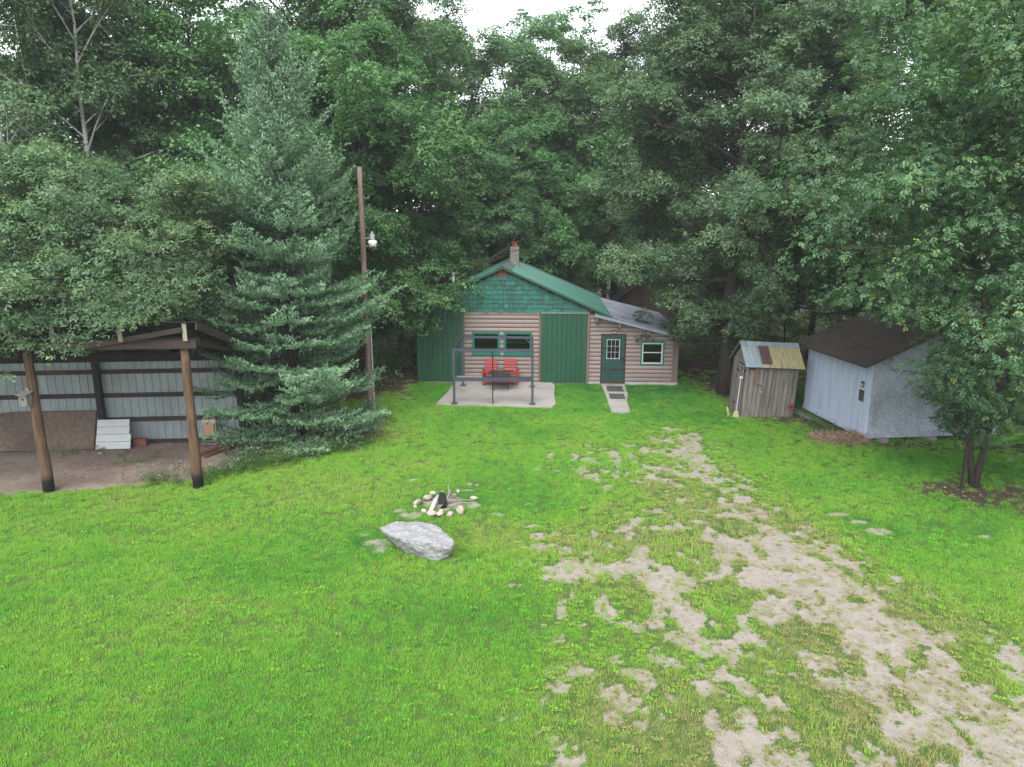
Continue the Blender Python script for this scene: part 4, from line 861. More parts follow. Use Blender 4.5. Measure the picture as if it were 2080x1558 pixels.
def broadleaf(name, seed, H, zb, R, nl, nleaf, leaf, asp, tr=.2, profile='round', clus=.5, sec=6, ter=3, dome=.4, limb_up=.35, lean=(0, 0), stems=1, tintb=0.0, leafmode='simple', lobes=0.0, up=.85, squeeze=1.0, gaps=0.0, clip=None, rise_clip=False, ends=()):
    g = np.random.RandomState(seed); wood = MB(); cl = []
    top = np.array([lean[0], lean[1], H * .93])
    for s_ in range(stems):
        off = np.array([0, 0, 0.]) if stems == 1 else np.array([math.cos(s_ * 2.4), math.sin(s_ * 2.4), 0]) * R * (.38 if stems > 2 else .16)
        k = 9; tp = []
        for i in range(k):
            f = i / (k - 1); wob = (g.rand(3) - .5) * np.array([.25, .25, 0]) * (f > 0) * (H / 14)
            tp.append(np.array([0, 0, -.15]) * (i == 0) + top * f + off * f ** .7 * (1 if stems > 1 else 0) + wob)
        tp = np.array(tp); rad = [tr / (stems ** .5) * (1.25 if i == 0 else 1) * (1 - .86 * (i / (k - 1))) + .012 for i in range(k)]
        wood.tube(tp, rad, 9)
        nls = nl // stems
        for i in range(nls + len(ends)):
            f = min(1, (i + g.rand()) / nls); z0 = zb * .8 + (H * .90 - zb * .8) * f ** .92
            if i >= nls: z0 = 4.2 + g.rand() * .8
            ti = z0 / (H * .93) * (k - 1); j = int(min(ti, k - 2)); st = tp[j] + (tp[j + 1] - tp[j]) * (ti - j)
            s = np.clip((z0 - zb * .8) / (H - zb * .8), 0, 1)
            if profile == 'round': pr = math.sin(math.pi * (0.18 + .80 * s) ** .85) ** .6
            elif profile == 'wide': pr = (1 - s ** 2.2) ** .6 * (.85 + .15 * math.sin(math.pi * s))
            elif profile == 'top': pr = math.sin(math.pi * (0.08 + .86 * s)) ** .55 * (.45 + .65 * s)
            else: pr = (1 - s) ** .75
            az = i * 2.39996 + g.rand() * .8 + s_ * 1.3
            lob = 1 + lobes * math.sin(3 * az + seed) * g.rand()
            ln = R * pr * (g.rand() * .4 + .72) * lob * (1 if stems < 3 else .75)
            rise = limb_up + .75 * s + (g.rand() - .5) * .3
            e = st + np.array([math.cos(az) * ln, math.sin(az) * ln, rise * ln * .7])
            e[2] = min(e[2], H)
            if i >= nls: e = np.array(ends[i - nls], float); ln = np.linalg.norm((e - st)[:2])
            for _ in range(5):
                if clip is None or clip(e[None])[0]: break
                if rise_clip and _ < 3: e = e + np.array([0, 0, .45])
                else: e = st + (e - st) * .7
            if clip is not None: ln = max(.4, np.linalg.norm((e - st)[:2]))
            lp = bez(st, e, ln * .10 * (1 - 2 * (s < .25)), 7); r0 = max(.016, rad[j] * .38)
            wood.tube(lp, [r0 * (1 - .8 * q_ / 6) + .006 for q_ in range(7)], 6, False)
            d0 = unit(e - st)
            for m_ in range(sec):
                tt = .28 + .74 * (m_ + g.rand() * .8) / sec; tt = min(tt, 1); p = st + (e - st) * tt; x_ = tt * 6; jj = int(min(x_, 5)); p = lp[jj] + (lp[jj + 1] - lp[jj]) * (x_ - jj)
                if gaps and g.rand() < gaps: continue
                ang_ = (g.rand() - .5) * 2.6 * (1 if tt < .95 else .3)
                c, s2 = math.cos(ang_), math.sin(ang_); dd_ = np.array([d0[0] * c - d0[1] * s2, d0[0] * s2 + d0[1] * c, d0[2] * .6 + (g.rand() - .32) * 1.25]); dd_ = unit(dd_)
                l2 = (.22 * ln + .35) * (g.rand() * .6 + .6); q2 = p + dd_ * l2
                if clip is not None and not clip(q2[None])[0]: continue
                wood.tube(bez(p, q2, .05, 4), [r0 * .32 + .006, r0 * .25 + .005, r0 * .16 + .004, .005], 4, False)
                cl.append((q2, clus * (g.rand() * .8 + .65)))
                for _ in range(ter):
                    u_ = .25 + .75 * g.rand(); pp = p + (q2 - p) * u_; dv = unit(g.randn(3) * np.array([1, 1, .95]) + dd_ * .5 + np.array([0, 0, .15]))
                    q3 = pp + dv * l2 * (.35 + .5 * g.rand())
                    if clip is not None and not clip(q3[None])[0]: continue
                    if leafmode != 'needle': wood.tube(np.array([pp, (pp + q3) / 2 + [0, 0, .03], q3]), [.010, .008, .004], 3, False)
                    cl.append((q3, clus * (g.rand() * .55 + .55)))
    cen = np.array([c[0] for c in cl]); cr = np.array([c[1] for c in cl])
    wts = cr ** 2 / (cr ** 2).sum(); ci = g.choice(len(cen), nleaf, p=wts)
    a = g.rand(nleaf) * 2 * np.pi; r = np.sqrt(g.rand(nleaf)); rc = cr[ci]
    ps = cen[ci] + np.stack([np.cos(a) * r * rc, np.sin(a) * r * rc, dome * rc * (1 - r ** 2) - .12 * rc + g.randn(nleaf) * .20 * rc], 1)
    ps[:, 2] = np.maximum(ps[:, 2], .25)
    ctr = np.array([lean[0] * .5, lean[1] * .5, (H + zb) * .45]); outw = unit(ps - ctr)
    cdir = np.stack([np.cos(a) * r, np.sin(a) * r, np.zeros(nleaf)], 1)
    nrm = unit(np.array([0, 0, up]) + g.randn(nleaf, 3) * .5 + cdir * .55 + outw * .25)
    dr = unit(cdir * .8 + g.randn(nleaf, 3) * .6 + np.array([0, 0, -.25]))
    dr = unit(dr - nrm * (dr * nrm).sum(1, keepdims=True) * .85)
    ctint = g.rand(len(cen)) * .38; tint = ctint[ci] + g.rand(nleaf) * .45 + tintb + (g.rand(nleaf) < .03) * .4
    if leafmode == 'compound':
        n5 = 5; PP = []; DD = []; NN = []; TT = []; LL = []
        sd = unit(np.cross(dr, nrm))
        for k in range(n5):
            f = (k // 2) / 2.2; sg = (0 if k == 4 else (1 if k % 2 else -1))
            PP.append(ps + dr * leaf * (1.0 * f + .1) * 1.1); DD.append(unit(dr * (.75 if sg else 1.2) + sd * sg * .95 + g.randn(nleaf, 3) * .12 + np.array([0, 0, -.12]))); NN.append(unit(nrm + g.randn(nleaf, 3) * .2)); TT.append(tint + (g.rand(nleaf) - .5) * .12); LL.append(leaf * (.85 + .3 * g.rand(nleaf)))
        ps, dr, nrm, tint, ll = (np.concatenate(z_) for z_ in (PP, DD, NN, TT, LL))
    else: ll = leaf * (.65 + .7 * g.rand(nleaf))
    if clip is not None:
        kp = clip(ps); ps, dr, nrm, tint, ll = ps[kp], dr[kp], nrm[kp], tint[kp], ll[kp]
    if leafmode == 'lobed': lm = split_mesh(name + '_leaves', ps, dr, nrm, ll, ll * asp, tint)
    else: lm = quads_mesh(name + '_leaves', ps, dr, nrm, ll, ll * asp, tint, .12, .5, .08)
    wm = wood.mesh(name + '_wood', True, False)
    return wm, lm

def conifer(name, seed, H, R, z0=.3, whorl=.40, quad=(.085, .030)):
    g = np.random.RandomState(seed); wood = MB()
    wood.tube([(0, 0, -.1), (0, 0, H * .3), (.03, 0, H * .65), (0, .02, H)], [.20, .15, .08, .012], 9)
    PP = []; DD = []; TT = []; NN = []; z = z0
    side = [1 + .16 * math.sin(k * 2.1 + 1) for k in range(7)]
    while z < H - .12:
        s = z / H; L0 = R * (1 - s) ** .66 * (.92 if z < 1.3 else 1) + .06
        n = 7 if z < H * .6 else 6
        for b in range(n):
            az = b * 2 * math.pi / n + z * 2.3 + g.rand() * .8; L = L0 * (.52 + .62 * g.rand()) * side[int(az / 6.2832 * 7 + z) % 7]
            d = np.array([math.cos(az), math.sin(az), 0]); sd = np.array([-d[1], d[0], 0])
            sl = .75 * s + (-.30 if s < .5 else -.12) + (g.rand() - .5) * .16; zb_ = z + (g.rand() - .5) * whorl * .8
            def bp(t_): return np.array([0, 0, zb_]) + d * L * t_ + np.array([0, 0, 1.]) * L * (sl * t_ + .30 * t_ ** 2.6)
            wood.tube([bp(t_) for t_ in np.linspace(0, 1, 6)], [max(.004, (.030 * (1 - s) + .008) * (1 - .17 * i)) for i in range(6)], 4, False)
            nbr = max(4, int(L / .085)); bt = g.rand() * .18
            for i in range(nbr):
                t_ = .22 + .78 * (i + .5) / nbr; p = bp(t_); sg = 1 if i % 2 else -1
                wdt = math.sin(min(1, (t_ - .1) * 1.25) * math.pi * .80 + .35)
                l2 = (.27 * L * max(.12, wdt) + .10) * (.75 + .5 * g.rand())
                bd = unit(d * .70 + sd * sg * (.95 if t_ < .97 else .1) + np.array([0, 0, .02 + .25 * g.rand()]))
                ns = max(3, int(l2 / .034)); u_ = (np.arange(ns) + g.rand(ns) * .6) / ns
                q_ = p + bd * l2 * u_[:, None] + np.array([0, 0, -1.]) * (.12 * l2 * np.sin(u_ * 3.1))[:, None]
                for rep in range(3):
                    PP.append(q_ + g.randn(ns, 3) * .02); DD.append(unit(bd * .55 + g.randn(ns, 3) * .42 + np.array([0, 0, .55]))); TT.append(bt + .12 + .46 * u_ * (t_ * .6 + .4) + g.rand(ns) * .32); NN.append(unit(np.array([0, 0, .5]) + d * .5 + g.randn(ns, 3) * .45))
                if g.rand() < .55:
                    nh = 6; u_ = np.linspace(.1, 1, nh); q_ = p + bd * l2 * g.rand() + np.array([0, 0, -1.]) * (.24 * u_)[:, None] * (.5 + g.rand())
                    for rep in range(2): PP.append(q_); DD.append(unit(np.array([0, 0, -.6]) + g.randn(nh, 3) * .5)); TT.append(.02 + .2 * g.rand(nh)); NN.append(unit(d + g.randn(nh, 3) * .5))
        z += whorl * (.75 + .5 * g.rand()) * (1 if z < H * .5 else .72)
    ps = np.concatenate(PP); dr = np.concatenate(DD); tint = np.concatenate(TT); nrm = np.concatenate(NN); n = len(ps)
    ps[:, 2] = np.maximum(ps[:, 2], .05)
    ll = quad[0] * (.7 + .6 * g.rand(n)); print('needles', n)
    return wood.mesh(name + '_wood', True, False), quads_mesh(name + '_needles', ps, dr, nrm, ll, np.full(n, quad[1]), tint, .1, .45, 0)

PROTO = {}
OAK_CLIP = lambda p: ~((p[:, 0] < -1.2) & (p[:, 0] > -4.2) & (p[:, 2] < 3.4) & (p[:, 1] < 1.2) & (p[:, 1] > -2.5) & (p[:, 0] < -2.2)) & ~((p[:, 0] > 1.0) & (p[:, 2] < 4.7 + .25 * p[:, 0]) & (p[:, 1] < 2.0))
PROTO['oak'] = (*broadleaf('oak', 1, 15.0, 2.0, 5.1, 46, 132000, .13, 1.0, .30, 'wide', .54, 6, 3, .62, .10, lobes=.2, leafmode='lobed', clip=OAK_CLIP), m_bark, m_oak)
SHED_CLIP = lambda p: ~((p[:, 1] > -4.75) & (p[:, 1] < -.2) & (p[:, 2] < 4.32 - .30 * (p[:, 1] + 4.75) + .06)) & (p[:, 0] < 2.7 + .5 * np.sin(p[:, 2] * 5)) & ~((p[:, 1] <= -4.75) & (p[:, 2] < 3.5))
PROTO['lowoak'] = (*broadleaf('lowoak', 2, 7.9, 2.9, 5.9, 38, 116000, .102, .98, .17, 'wide', .48, 6, 3, .55, -.02, lobes=.15, tintb=.10, clip=SHED_CLIP, rise_clip=True, leafmode='lobed', ends=[(-4.6, -4.9, 4.7), (-3.6, -4.4, 4.6), (-3.0, -5.2, 4.5), (-2.0, -4.7, 4.8), (-1.2, -5.1, 4.6), (-.4, -4.4, 4.7), (.4, -5.0, 4.75), (1.3, -4.5, 4.7), (2.0, -4.9, 4.8), (-2.6, -3.6, 4.9), (-.8, -3.5, 4.9), (1.0, -3.4, 4.9), (-3.4, -5.4, 4.0)]), m_darkbark, m_oak)
PROTO['maple'] = (*broadleaf('maple', 3, 13.2, 1.6, 4.4, 42, 100000, .135, 1.05, .22, 'wide', .55, 6, 3, .75, .16, lobes=.25, leafmode='lobed'), m_darkbark, m_maple)
PROTO['tall'] = (*broadleaf('tall', 4, 18.0, 4.0, 4.8, 42, 84000, .16, 1.05, .24, 'round', .68, 6, 3, .75, .36, lobes=.2, leafmode='lobed'), m_darkbark, m_tall)
PROTO['open'] = (*broadleaf('open', 5, 19.0, 5.0, 5.2, 36, 56000, .165, 1.05, .26, 'top', .66, 6, 3, .70, .55, gaps=.10, lobes=.3, leafmode='lobed'), m_darkbark, m_tall)
PROTO['slim'] = (*broadleaf('slim', 6, 21.0, 5.0, 3.4, 40, 26000, .15, .6, .22, 'top', .36, 5, 2, .3, 1.9, stems=5, gaps=.12), m_darkbark, m_maple)
PROTO['aspen'] = (*broadleaf('aspen', 7, 14.5, 4.0, 2.9, 26, 36000, .11, .95, .15, 'round', .52, 5, 3, .4, .4), m_bark, m_aspen)
PROTO['birch'] = (*broadleaf('birch', 8, 17.0, 5.0, 3.4, 28, 36000, .12, .7, .16, 'round', .52, 5, 3, .4, .5, lean=(-.9, 0), gaps=.15), m_birch, m_tall)
ASH_CLIP = lambda p: (p[:, 0] > np.interp(p[:, 2] + .25 * np.minimum(p[:, 1], 0), [0, 1.3, 1.8, 2.3, 2.8, 3.2, 3.9, 4.4, 5.0], [-.4, -.5, -.8, -1.4, -2.2, -2.4, -2.6, -3.6, -6])) & ~((p[:, 1] > 1.3) & (p[:, 2] < 4.5) & (p[:, 0] < 1.0)) & (p[:, 0] < 4.2)
PROTO['ash'] = (*broadleaf('ash', 9, 11.6, 1.3, 4.5, 72, 43000, .096, .42, .095, 'round', .60, 6, 3, .60, -.10, leafmode='compound', lobes=.2, stems=2, clip=ASH_CLIP), m_bark, m_ash)
PROTO['pine'] = (*broadleaf('pine', 10, 18.5, 7.0, 3.6, 26, 42000, .19, .07, .24, 'wide', .36, 5, 3, .6, .12, leafmode='needle', up=.2), m_pinebark, m_pine)
PROTO['sapling'] = (*broadleaf('sapling', 12, 5.0, .6, 1.9, 20, 9000, .12, .6, .05, 'round', .40, 4, 2, .4, .4, tintb=.15), m_darkbark, m_under)
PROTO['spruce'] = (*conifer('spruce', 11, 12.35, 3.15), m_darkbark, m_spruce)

def tree(kind, x, y, rz, sx, sz, name, label, group=None, tilt=0, leaf=None):
    wm, lm, mb_, ml_ = PROTO[kind]
    o = thing(name, label, 'tree', (x, y, -.03), (0, Rd(tilt), Rd(rz)), group)
    o.scale = (sx[0], sx[1], sz) if isinstance(sx, tuple) else (sx, sx, sz)
    ob('trunk', wm, mb_, o)
    ob('crown', lm, ml_, o)
    return o
WG = 'trees of the wood behind the yard'
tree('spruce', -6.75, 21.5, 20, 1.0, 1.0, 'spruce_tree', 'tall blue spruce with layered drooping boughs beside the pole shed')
tree('oak', 8.35, 27.0, 0, 1.0, 1.02, 'oak_tree', 'large oak with thick trunk standing right of the lean-to')
tree('ash', 11.75, 17.0, 0, 1.0, 1.0, 'ash_tree', 'near ash tree at the right edge overhanging the white shed')
tree('maple', -6.2, 29.4, 70, 1.02, 1.03, 'maple_tree', 'bright green maple whose boughs hang over the left end of the cabin')
tree('lowoak', -14.0, 21.4, 0, 1.0, 1.0, 'oak_tree', 'low spreading oak overhanging the left end of the pole shed roof', WG)
tree('lowoak', -10.3, 21.4, 0, .97, .93, 'oak_tree', 'low spreading oak over the pole shed roof next to the spruce', WG)
tree('lowoak', -17.0, 21.5, 0, (-1.0, 1.0), .95, 'oak_tree', 'low oak at the far left edge above the pole shed', WG)
tree('tall', -17.4, 27.5, 30, 1.05, .98, 'broadleaf_tree', 'tall hazy green tree filling the upper left corner', WG)
tree('tall', -13.6, 29.5, 200, .85, .72, 'broadleaf_tree', 'rounded tree below the bleached snag at upper left', WG)
tree('birch', -15.4, 23.2, 0, .85, .95, 'birch_tree', 'white-barked birch leaning left at the far left', WG)
tree('birch', -14.0, 24.4, 90, .8, .92, 'birch_tree', 'second birch just right of the leaning one at far left', WG, tilt=3)
tree('aspen', -11.6, 27.4, 0, 1.0, 1.05, 'aspen_tree', 'pale-leaved aspen standing behind the spruce top on its left', WG)
tree('tall', -9.0, 33.5, 110, 1.0, 1.08, 'broadleaf_tree', 'tall dark tree directly behind the spruce tip', WG)
tree('maple', -9.8, 28.6, 200, .95, .82, 'maple_tree', 'mid-height tree between the spruce and the bright maple', WG)
tree('tall', -5.6, 36.0, 320, 1.0, .90, 'broadleaf_tree', 'tall rounded tree rising above the bright maple', WG)
tree('open', -2.2, 43.0, 0, 1.1, .89, 'broadleaf_tree', 'open-crowned tree with sky showing through left of the chimney', WG)
tree('maple', 0.6, 38.5, 140, .92, .92, 'maple_tree', 'bright mid-height maple directly above the chimney', WG)
tree('slim', 3.7, 50.0, 0, 1.1, .94, 'poplar_tree', 'slender feathery shoots against the sky above the cabin ridge', WG)
tree('open', 6.4, 44.0, 150, 1.0, .87, 'broadleaf_tree', 'open-crowned tree with sky gaps right of the cabin ridge', WG)
tree('tall', 12.2, 41.0, 80, .95, .95, 'broadleaf_tree', 'dark tree just left of the pine behind the large oak', WG)
tree('pine', 11.6, 32.5, 0, 1.0, 1.0, 'pine_tree', 'orange-barked pine with bare limbs against the sky at upper right', WG)
tree('tall', 15.0, 30.5, 170, 1.05, .98, 'broadleaf_tree', 'tall tree filling the upper right between pine and ash', WG)
tree('open', 19.5, 28.5, 60, 1.0, .86, 'broadleaf_tree', 'tall tree at the upper right corner behind the ash', WG)
tree('maple', 18.5, 26.0, 20, 1.0, .86, 'maple_tree', 'dense tree behind the white shed and the ash', WG)
tree('lowoak', 14.5, 34.0, 300, .9, .95, 'oak_tree', 'dark low oak in the shade behind the white shed roof', WG)
tree('tall', 3.2, 40.5, 260, .9, .82, 'broadleaf_tree', 'dark tree in deep shade right above the cabin ridge', WG)
tree('tall', -1.6, 36.5, 20, .62, .60, 'broadleaf_tree', 'dark shaded tree behind the left roof slope', WG)
tree('lowoak', -20.5, 25.5, 60, 1.1, 1.1, 'oak_tree', 'shaded oak half out of frame at the left edge', WG)
for i, (x, y, s, lb) in enumerate([(10.3, 35.5, .8, 'yellow-green sapling in the gap behind the oak trunk'), (13.0, 33.5, .7, 'yellow-green sapling seen over the outhouse'), (3.0, 39.0, .85, 'sapling in shade behind the main roof eave'), (15.6, 32.0, .8, 'sapling behind the back edge of the white shed roof'), (-4.6, 32.5, .7, 'sapling in shade behind the left corner of the cabin'), (1.2, 38.0, .8, 'sapling in shade just right of the chimney')]):
    tree('sapling', x, y, i * 77, s, s, 'sapling', lb, 'saplings at the edge of the wood')

# dead snag and the bare limb over the cabin roof
def snag(name, seed, H, nb, r0, spread):
    g = np.random.RandomState(seed); w_ = MB(); pts = np.array([[0, 0, -.1], [.1, 0, H * .35], [-.05, .1, H * .7], [.15, 0, H]]); w_.tube(pts, [r0, r0 * .7, r0 * .4, .02], 8)
    for i in range(nb):
        f = .45 + .5 * i / nb; p = np.array([0, 0, H * f]); az = i * 2.4; L = spread * (1.2 - f) * (1 + g.rand()); q_ = p + np.array([math.cos(az) * L * .5, math.sin(az) * L * .5, L * .9])
        w_.tube(bez(p, q_, -.2, 5), [r0 * .4, r0 * .3, r0 * .22, r0 * .15, .008], 6)
        for k in range(3):
            t_ = .4 + .2 * k; pp = p + (q_ - p) * t_; w_.tube([pp, pp + (g.rand(3) - .3) * L * .35], [r0 * .15, .006], 4)
    return w_.mesh(name, True, False)
s_ = thing('dead_tree', 'bleached dead snag with broken bare branches at upper left', 'tree', (-12.9, 26.6, 0)); ob('trunk', snag('snag', 3, 13.8, 9, .2, 2.4), m_deadwood, s_)
g = np.random.RandomState(6); w_ = MB(); base = np.array([-4.3, 30.2, 3.5]); tip = np.array([-.1, 31.0, 5.55]); lp = bez(base, tip, -.55, 9); w_.tube(lp, [.07 - .0065 * i for i in range(9)], 7)
for i in range(2, 9):
    for k in range(3):
        d_ = unit(np.array([.6 + g.rand() * .4, g.randn() * .4, .15 + g.rand() * .9])); L = .5 + .8 * g.rand(); q_ = lp[i] + d_ * L; w_.tube(bez(lp[i], q_, -.08, 4), [.026, .02, .013, .005], 5); w_.tube([lp[i] + d_ * L * .6, lp[i] + d_ * L * .6 + unit(g.randn(3) + [.5, 0, .4]) * .4], [.012, .004], 4)
tag(ob('bare_branch', w_.mesh('bare_branch', True, False), m_bark), 'bare dead branch reaching over the left slope of the cabin roof', 'branch')

# far wood that reads as one mass
g = np.random.RandomState(40); PP = []; TT = []; wd = MB(); cs = []
for i in range(46):
    x = -46 + 92 * (i + g.rand()) / 46; y = 46 + g.rand() * 22 + abs(x) * -.15; h = 13 + g.rand() * 4.5
    if -3 < x * 50 / y < 10: h = 11.5 + g.rand() * 3
    wd.tube([(x, y, -.1), (x + g.randn() * .3, y, h * .5), (x, y, h * .9)], [.22, .15, .04], 6); cs.append((x, y, h))
NL = 105000; ci = g.randint(0, len(cs), NL); cc = np.array(cs)[ci]
u_ = g.randn(NL, 3); u_ = unit(u_) * (g.rand(NL, 1) ** .33); sub = g.randint(0, 60, NL); rs_ = np.random.RandomState(5); off = unit(rs_.randn(len(cs), 60, 3)) * rs_.rand(len(cs), 60, 1) ** .4
ps = np.stack([cc[:, 0], cc[:, 1], cc[:, 2] * .56], 1) + off[ci, sub] * np.stack([np.full(NL, 3.6), np.full(NL, 3.6), cc[:, 2] * .42], 1) + u_ * np.array([.9, .9, .45])
ps[:, 2] = np.maximum(ps[:, 2], .3)
nrm = unit(g.randn(NL, 3) * .6 + [0, 0, .8]); dr = unit(g.randn(NL, 3)); dr = unit(dr - nrm * (dr * nrm).sum(1, keepdims=True) * .8); ll = .22 + .17 * g.rand(NL)
fw = ob('far_wood', quads_mesh('far_wood', ps, dr, nrm, ll, ll * .65, g.rand(NL) * .6 + rs_.rand(len(cs))[ci] * .25, .12), m_tall); stuff(fw, 'far mass of woodland foliage closing the view behind the yard', 'woodland')
fo = ob('trunk', wd.mesh('far_trunks', True, False), m_darkbark, fw)

# undergrowth on the forest floor
g = np.random.RandomState(41); NL = 36000; cx = []; 
while len(cx) < 900:
    x, y = g.uniform(-24, 26), g.uniform(24, 46)
    if -4.4 < x < 7.6 and y < 38: continue
    if 5.5 < x < 13.5 and 40 < y < 48.5: continue
    if y < 31 and (x > 6.5) and (x < 10.5 or y < 27): continue
    if polydist(HOUSE_BACK, np.array([x]), np.array([y]))[0] < .6: continue
    if x < -7 and y < 23: continue
    cx.append((x, y, g.uniform(.25, 1.3)))
cx = np.array(cx); ci = g.randint(0, len(cx), NL); u_ = unit(g.randn(NL, 3)) * g.rand(NL, 1) ** .4
ps = np.stack([cx[ci, 0] + u_[:, 0] * .8, cx[ci, 1] + u_[:, 1] * .8, cx[ci, 2] * (.55 + .5 * u_[:, 2])], 1); ps[:, 2] = np.maximum(ps[:, 2], .03)
nrm = unit(g.randn(NL, 3) * .5 + [0, 0, 1]); dr = unit(g.randn(NL, 3)); dr = unit(dr - nrm * (dr * nrm).sum(1, keepdims=True) * .8); ll = .10 + .09 * g.rand(NL)
stuff(ob('undergrowth', quads_mesh('undergrowth', ps, dr, nrm, ll, ll * .6, g.rand(NL) * .6 + g.rand(len(cx))[ci] * .4, .12), m_under), 'leafy undergrowth on the forest floor behind the buildings', 'undergrowth')

# ------------------------------------------------------------------ grass: tufts scattered on the lawn
def tuft(seed, n, h, spread, wd, droop=.5):
    g = np.random.RandomState(seed); m_ = MB()
    for i in range(n):
        a = g.rand() * 6.283; r = spread * math.sqrt(g.rand()); x, y = r * math.cos(a), r * math.sin(a); b = g.rand() * 6.283; hh = h * (.5 + .7 * g.rand()); ln = droop * hh * (.3 + g.rand())
        dx, dy = math.cos(b), math.sin(b); wx, wy = -dy * wd / 2, dx * wd / 2; k = len(m_.v)
        m_.v += [(x - wx, y - wy, -.01), (x + wx, y + wy, -.01), (x + dx * ln * .4 + wx * .8, y + dy * ln * .4 + wy * .8, hh * .65), (x + dx * ln * .4 - wx * .8, y + dy * ln * .4 - wy * .8, hh * .65), (x + dx * ln, y + dy * ln, hh)]
        m_.f += [(k, k + 1, k + 2, k + 3), (k + 3, k + 2, k + 4)]
    me_ = m_.mesh('tuft', False, False); me_.materials.append(m_grass); return bpy.data.objects.new('grass_tuft', me_)
def rosette(seed, n, r):
    g = np.random.RandomState(seed); m_ = MB()
    for i in range(n):
        a = i * 2.4 + g.rand(); L = r * (.6 + .6 * g.rand()); w_ = L * .34; c, s = math.cos(a), math.sin(a); k = len(m_.v); z_ = .02 + .03 * g.rand()
        m_.v += [(0, 0, 0), (c * L * .55 - s * w_ / 2, s * L * .55 + c * w_ / 2, z_), (c * L, s * L, z_ * .6), (c * L * .55 + s * w_ / 2, s * L * .55 - c * w_ / 2, z_)]; m_.f += [(k, k + 3, k + 2), (k, k + 2, k + 1)]
    me_ = m_.mesh('rosette', False, False); me_.materials.append(m_grass); return bpy.data.objects.new('weed_rosette', me_)
TUFTS = [tuft(i, 40, .046, .095, .0042, .7) for i in range(4)] + [tuft(10 + i, 26, .10, .09, .005, .9) for i in range(2)] + [rosette(20, 9, .07)]
def scatter(name, pts, rot, scl, idx, tint, label):
    me_ = bpy.data.meshes.new(name); n = len(pts); me_.vertices.add(n); me_.vertices.foreach_set('co', pts.astype(np.float32).ravel())
    for nm, a, ty in (('rotz', rot, 'FLOAT'), ('scl', scl, 'FLOAT'), ('idx', idx, 'INT'), ('tint', tint, 'FLOAT')):
        me_.attributes.new(nm, ty, 'POINT').data.foreach_set('value', a.astype(np.int32 if ty == 'INT' else np.float32))
    o = bpy.data.objects.new(name, me_); C.objects.link(o); stuff(o, label, 'grass')
    ng = bpy.data.node_groups.new(name, 'GeometryNodeTree'); ng.interface.new_socket('Geometry', in_out='INPUT', socket_type='NodeSocketGeometry'); ng.interface.new_socket('Geometry', in_out='OUTPUT', socket_type='NodeSocketGeometry')
    N = ng.nodes.new; gi = N('NodeGroupInput'); go = N('NodeGroupOutput'); L = ng.links.new
    jn = N('GeometryNodeGeometryToInstance')
    for tf in reversed(TUFTS):
        oi = N('GeometryNodeObjectInfo'); oi.inputs['Object'].default_value = tf; oi.inputs['As Instance'].default_value = False; L(oi.outputs['Geometry'], jn.inputs[0])
    def na(nm, ty='FLOAT'):
        a = N('GeometryNodeInputNamedAttribute'); a.data_type = ty; a.inputs['Name'].default_value = nm; return a.outputs['Attribute']
    iop = N('GeometryNodeInstanceOnPoints'); L(gi.outputs[0], iop.inputs['Points']); L(jn.outputs[0], iop.inputs['Instance']); iop.inputs['Pick Instance'].default_value = True
    L(na('idx', 'INT'), iop.inputs['Instance Index']); cx_ = N('ShaderNodeCombineXYZ'); L(na('rotz'), cx_.inputs['Z']); L(cx_.outputs[0], iop.inputs['Rotation']); L(na('scl'), iop.inputs['Scale'])
    L(iop.outputs[0], go.inputs[0]); md = o.modifiers.new('scatter', 'NODES'); md.node_group = ng
    return o
g = np.random.RandomState(50)
def sample(n, x0, x1, y0, y1): return g.uniform(x0, x1, n), g.uniform(y0, y1, n)
xs, ys = [], []
for y0, y1, dens in ((6.8, 10, 240), (10, 14, 175), (14, 20, 115), (20, 31.5, 92)):
    hw = y1 * .78 + 1.2; n = int(2 * hw * (y1 - y0) * dens); a, b = sample(n, -hw, hw, y0, y1); xs.append(a); ys.append(b)
xs = np.concatenate(xs); ys = np.concatenate(ys)
ba_, li_, wo2, n3_, n1_, di_, hb_ = ground_maps(xs, ys)
keep = g.rand(len(xs)) < (1 - ba_) ** 1.15 * (1 - .985 * hb_) * (1 - .88 * li_) + 1.1 * (ba_ > .5) * (di_ < .1) * sstep(.38, .60, fbm(xs, ys, .3, 91, 3))
ppoly = [(-2.78, 25.12), (-1.2, 25.0), (1.45, 24.72), (1.60, 25.1), (1.74, 28.0), (1.7, 29), (-2.4, 29)]; wpoly = [(3.66, 28.6), (4.62, 28.6), (4.50, 26.8), (4.28, 25.6), (4.16, 24.1), (3.9, 23.95), (3.50, 24.15), (3.56, 25.6)]
keep &= (polydist(ppoly, xs, ys) < .01) & (polydist(wpoly, xs, ys) < -.01)
hx = (xs + 3.86) * math.cos(Rd(3)) - (ys - 28.95) * math.sin(Rd(3)); hy = (xs + 3.86) * math.sin(Rd(3)) + (ys - 28.95) * math.cos(Rd(3))
keep &= ~((hx > -.05) & (hx < 10.7) & (hy > -.10)); keep &= ~((xs > 7.8) & (xs < 9.75) & (ys > 23.45) & (ys < 24.8))
bl = polydist([(x, y) for x, y in BOT], xs, ys); keep &= bl < -.02
keep &= ~((xs > 10.9) & (ys > 20.9 + (xs - 10.7) * .11) & (ys < 24.5 + (xs - 10.7) * .11))
xs, ys, ba_, li_, wo2, n3_, n1_ = (a[keep] for a in (xs, ys, ba_, li_, wo2, n3_, n1_))
n = len(xs); idx = g.randint(0, 4, n)
lng = (vn(xs, ys, 1.1, 77) > .70) & (wo2 > .5) & (ba_ < .2); idx = np.where(lng & (g.rand(n) < .6), 4 + g.randint(0, 2, n), idx)
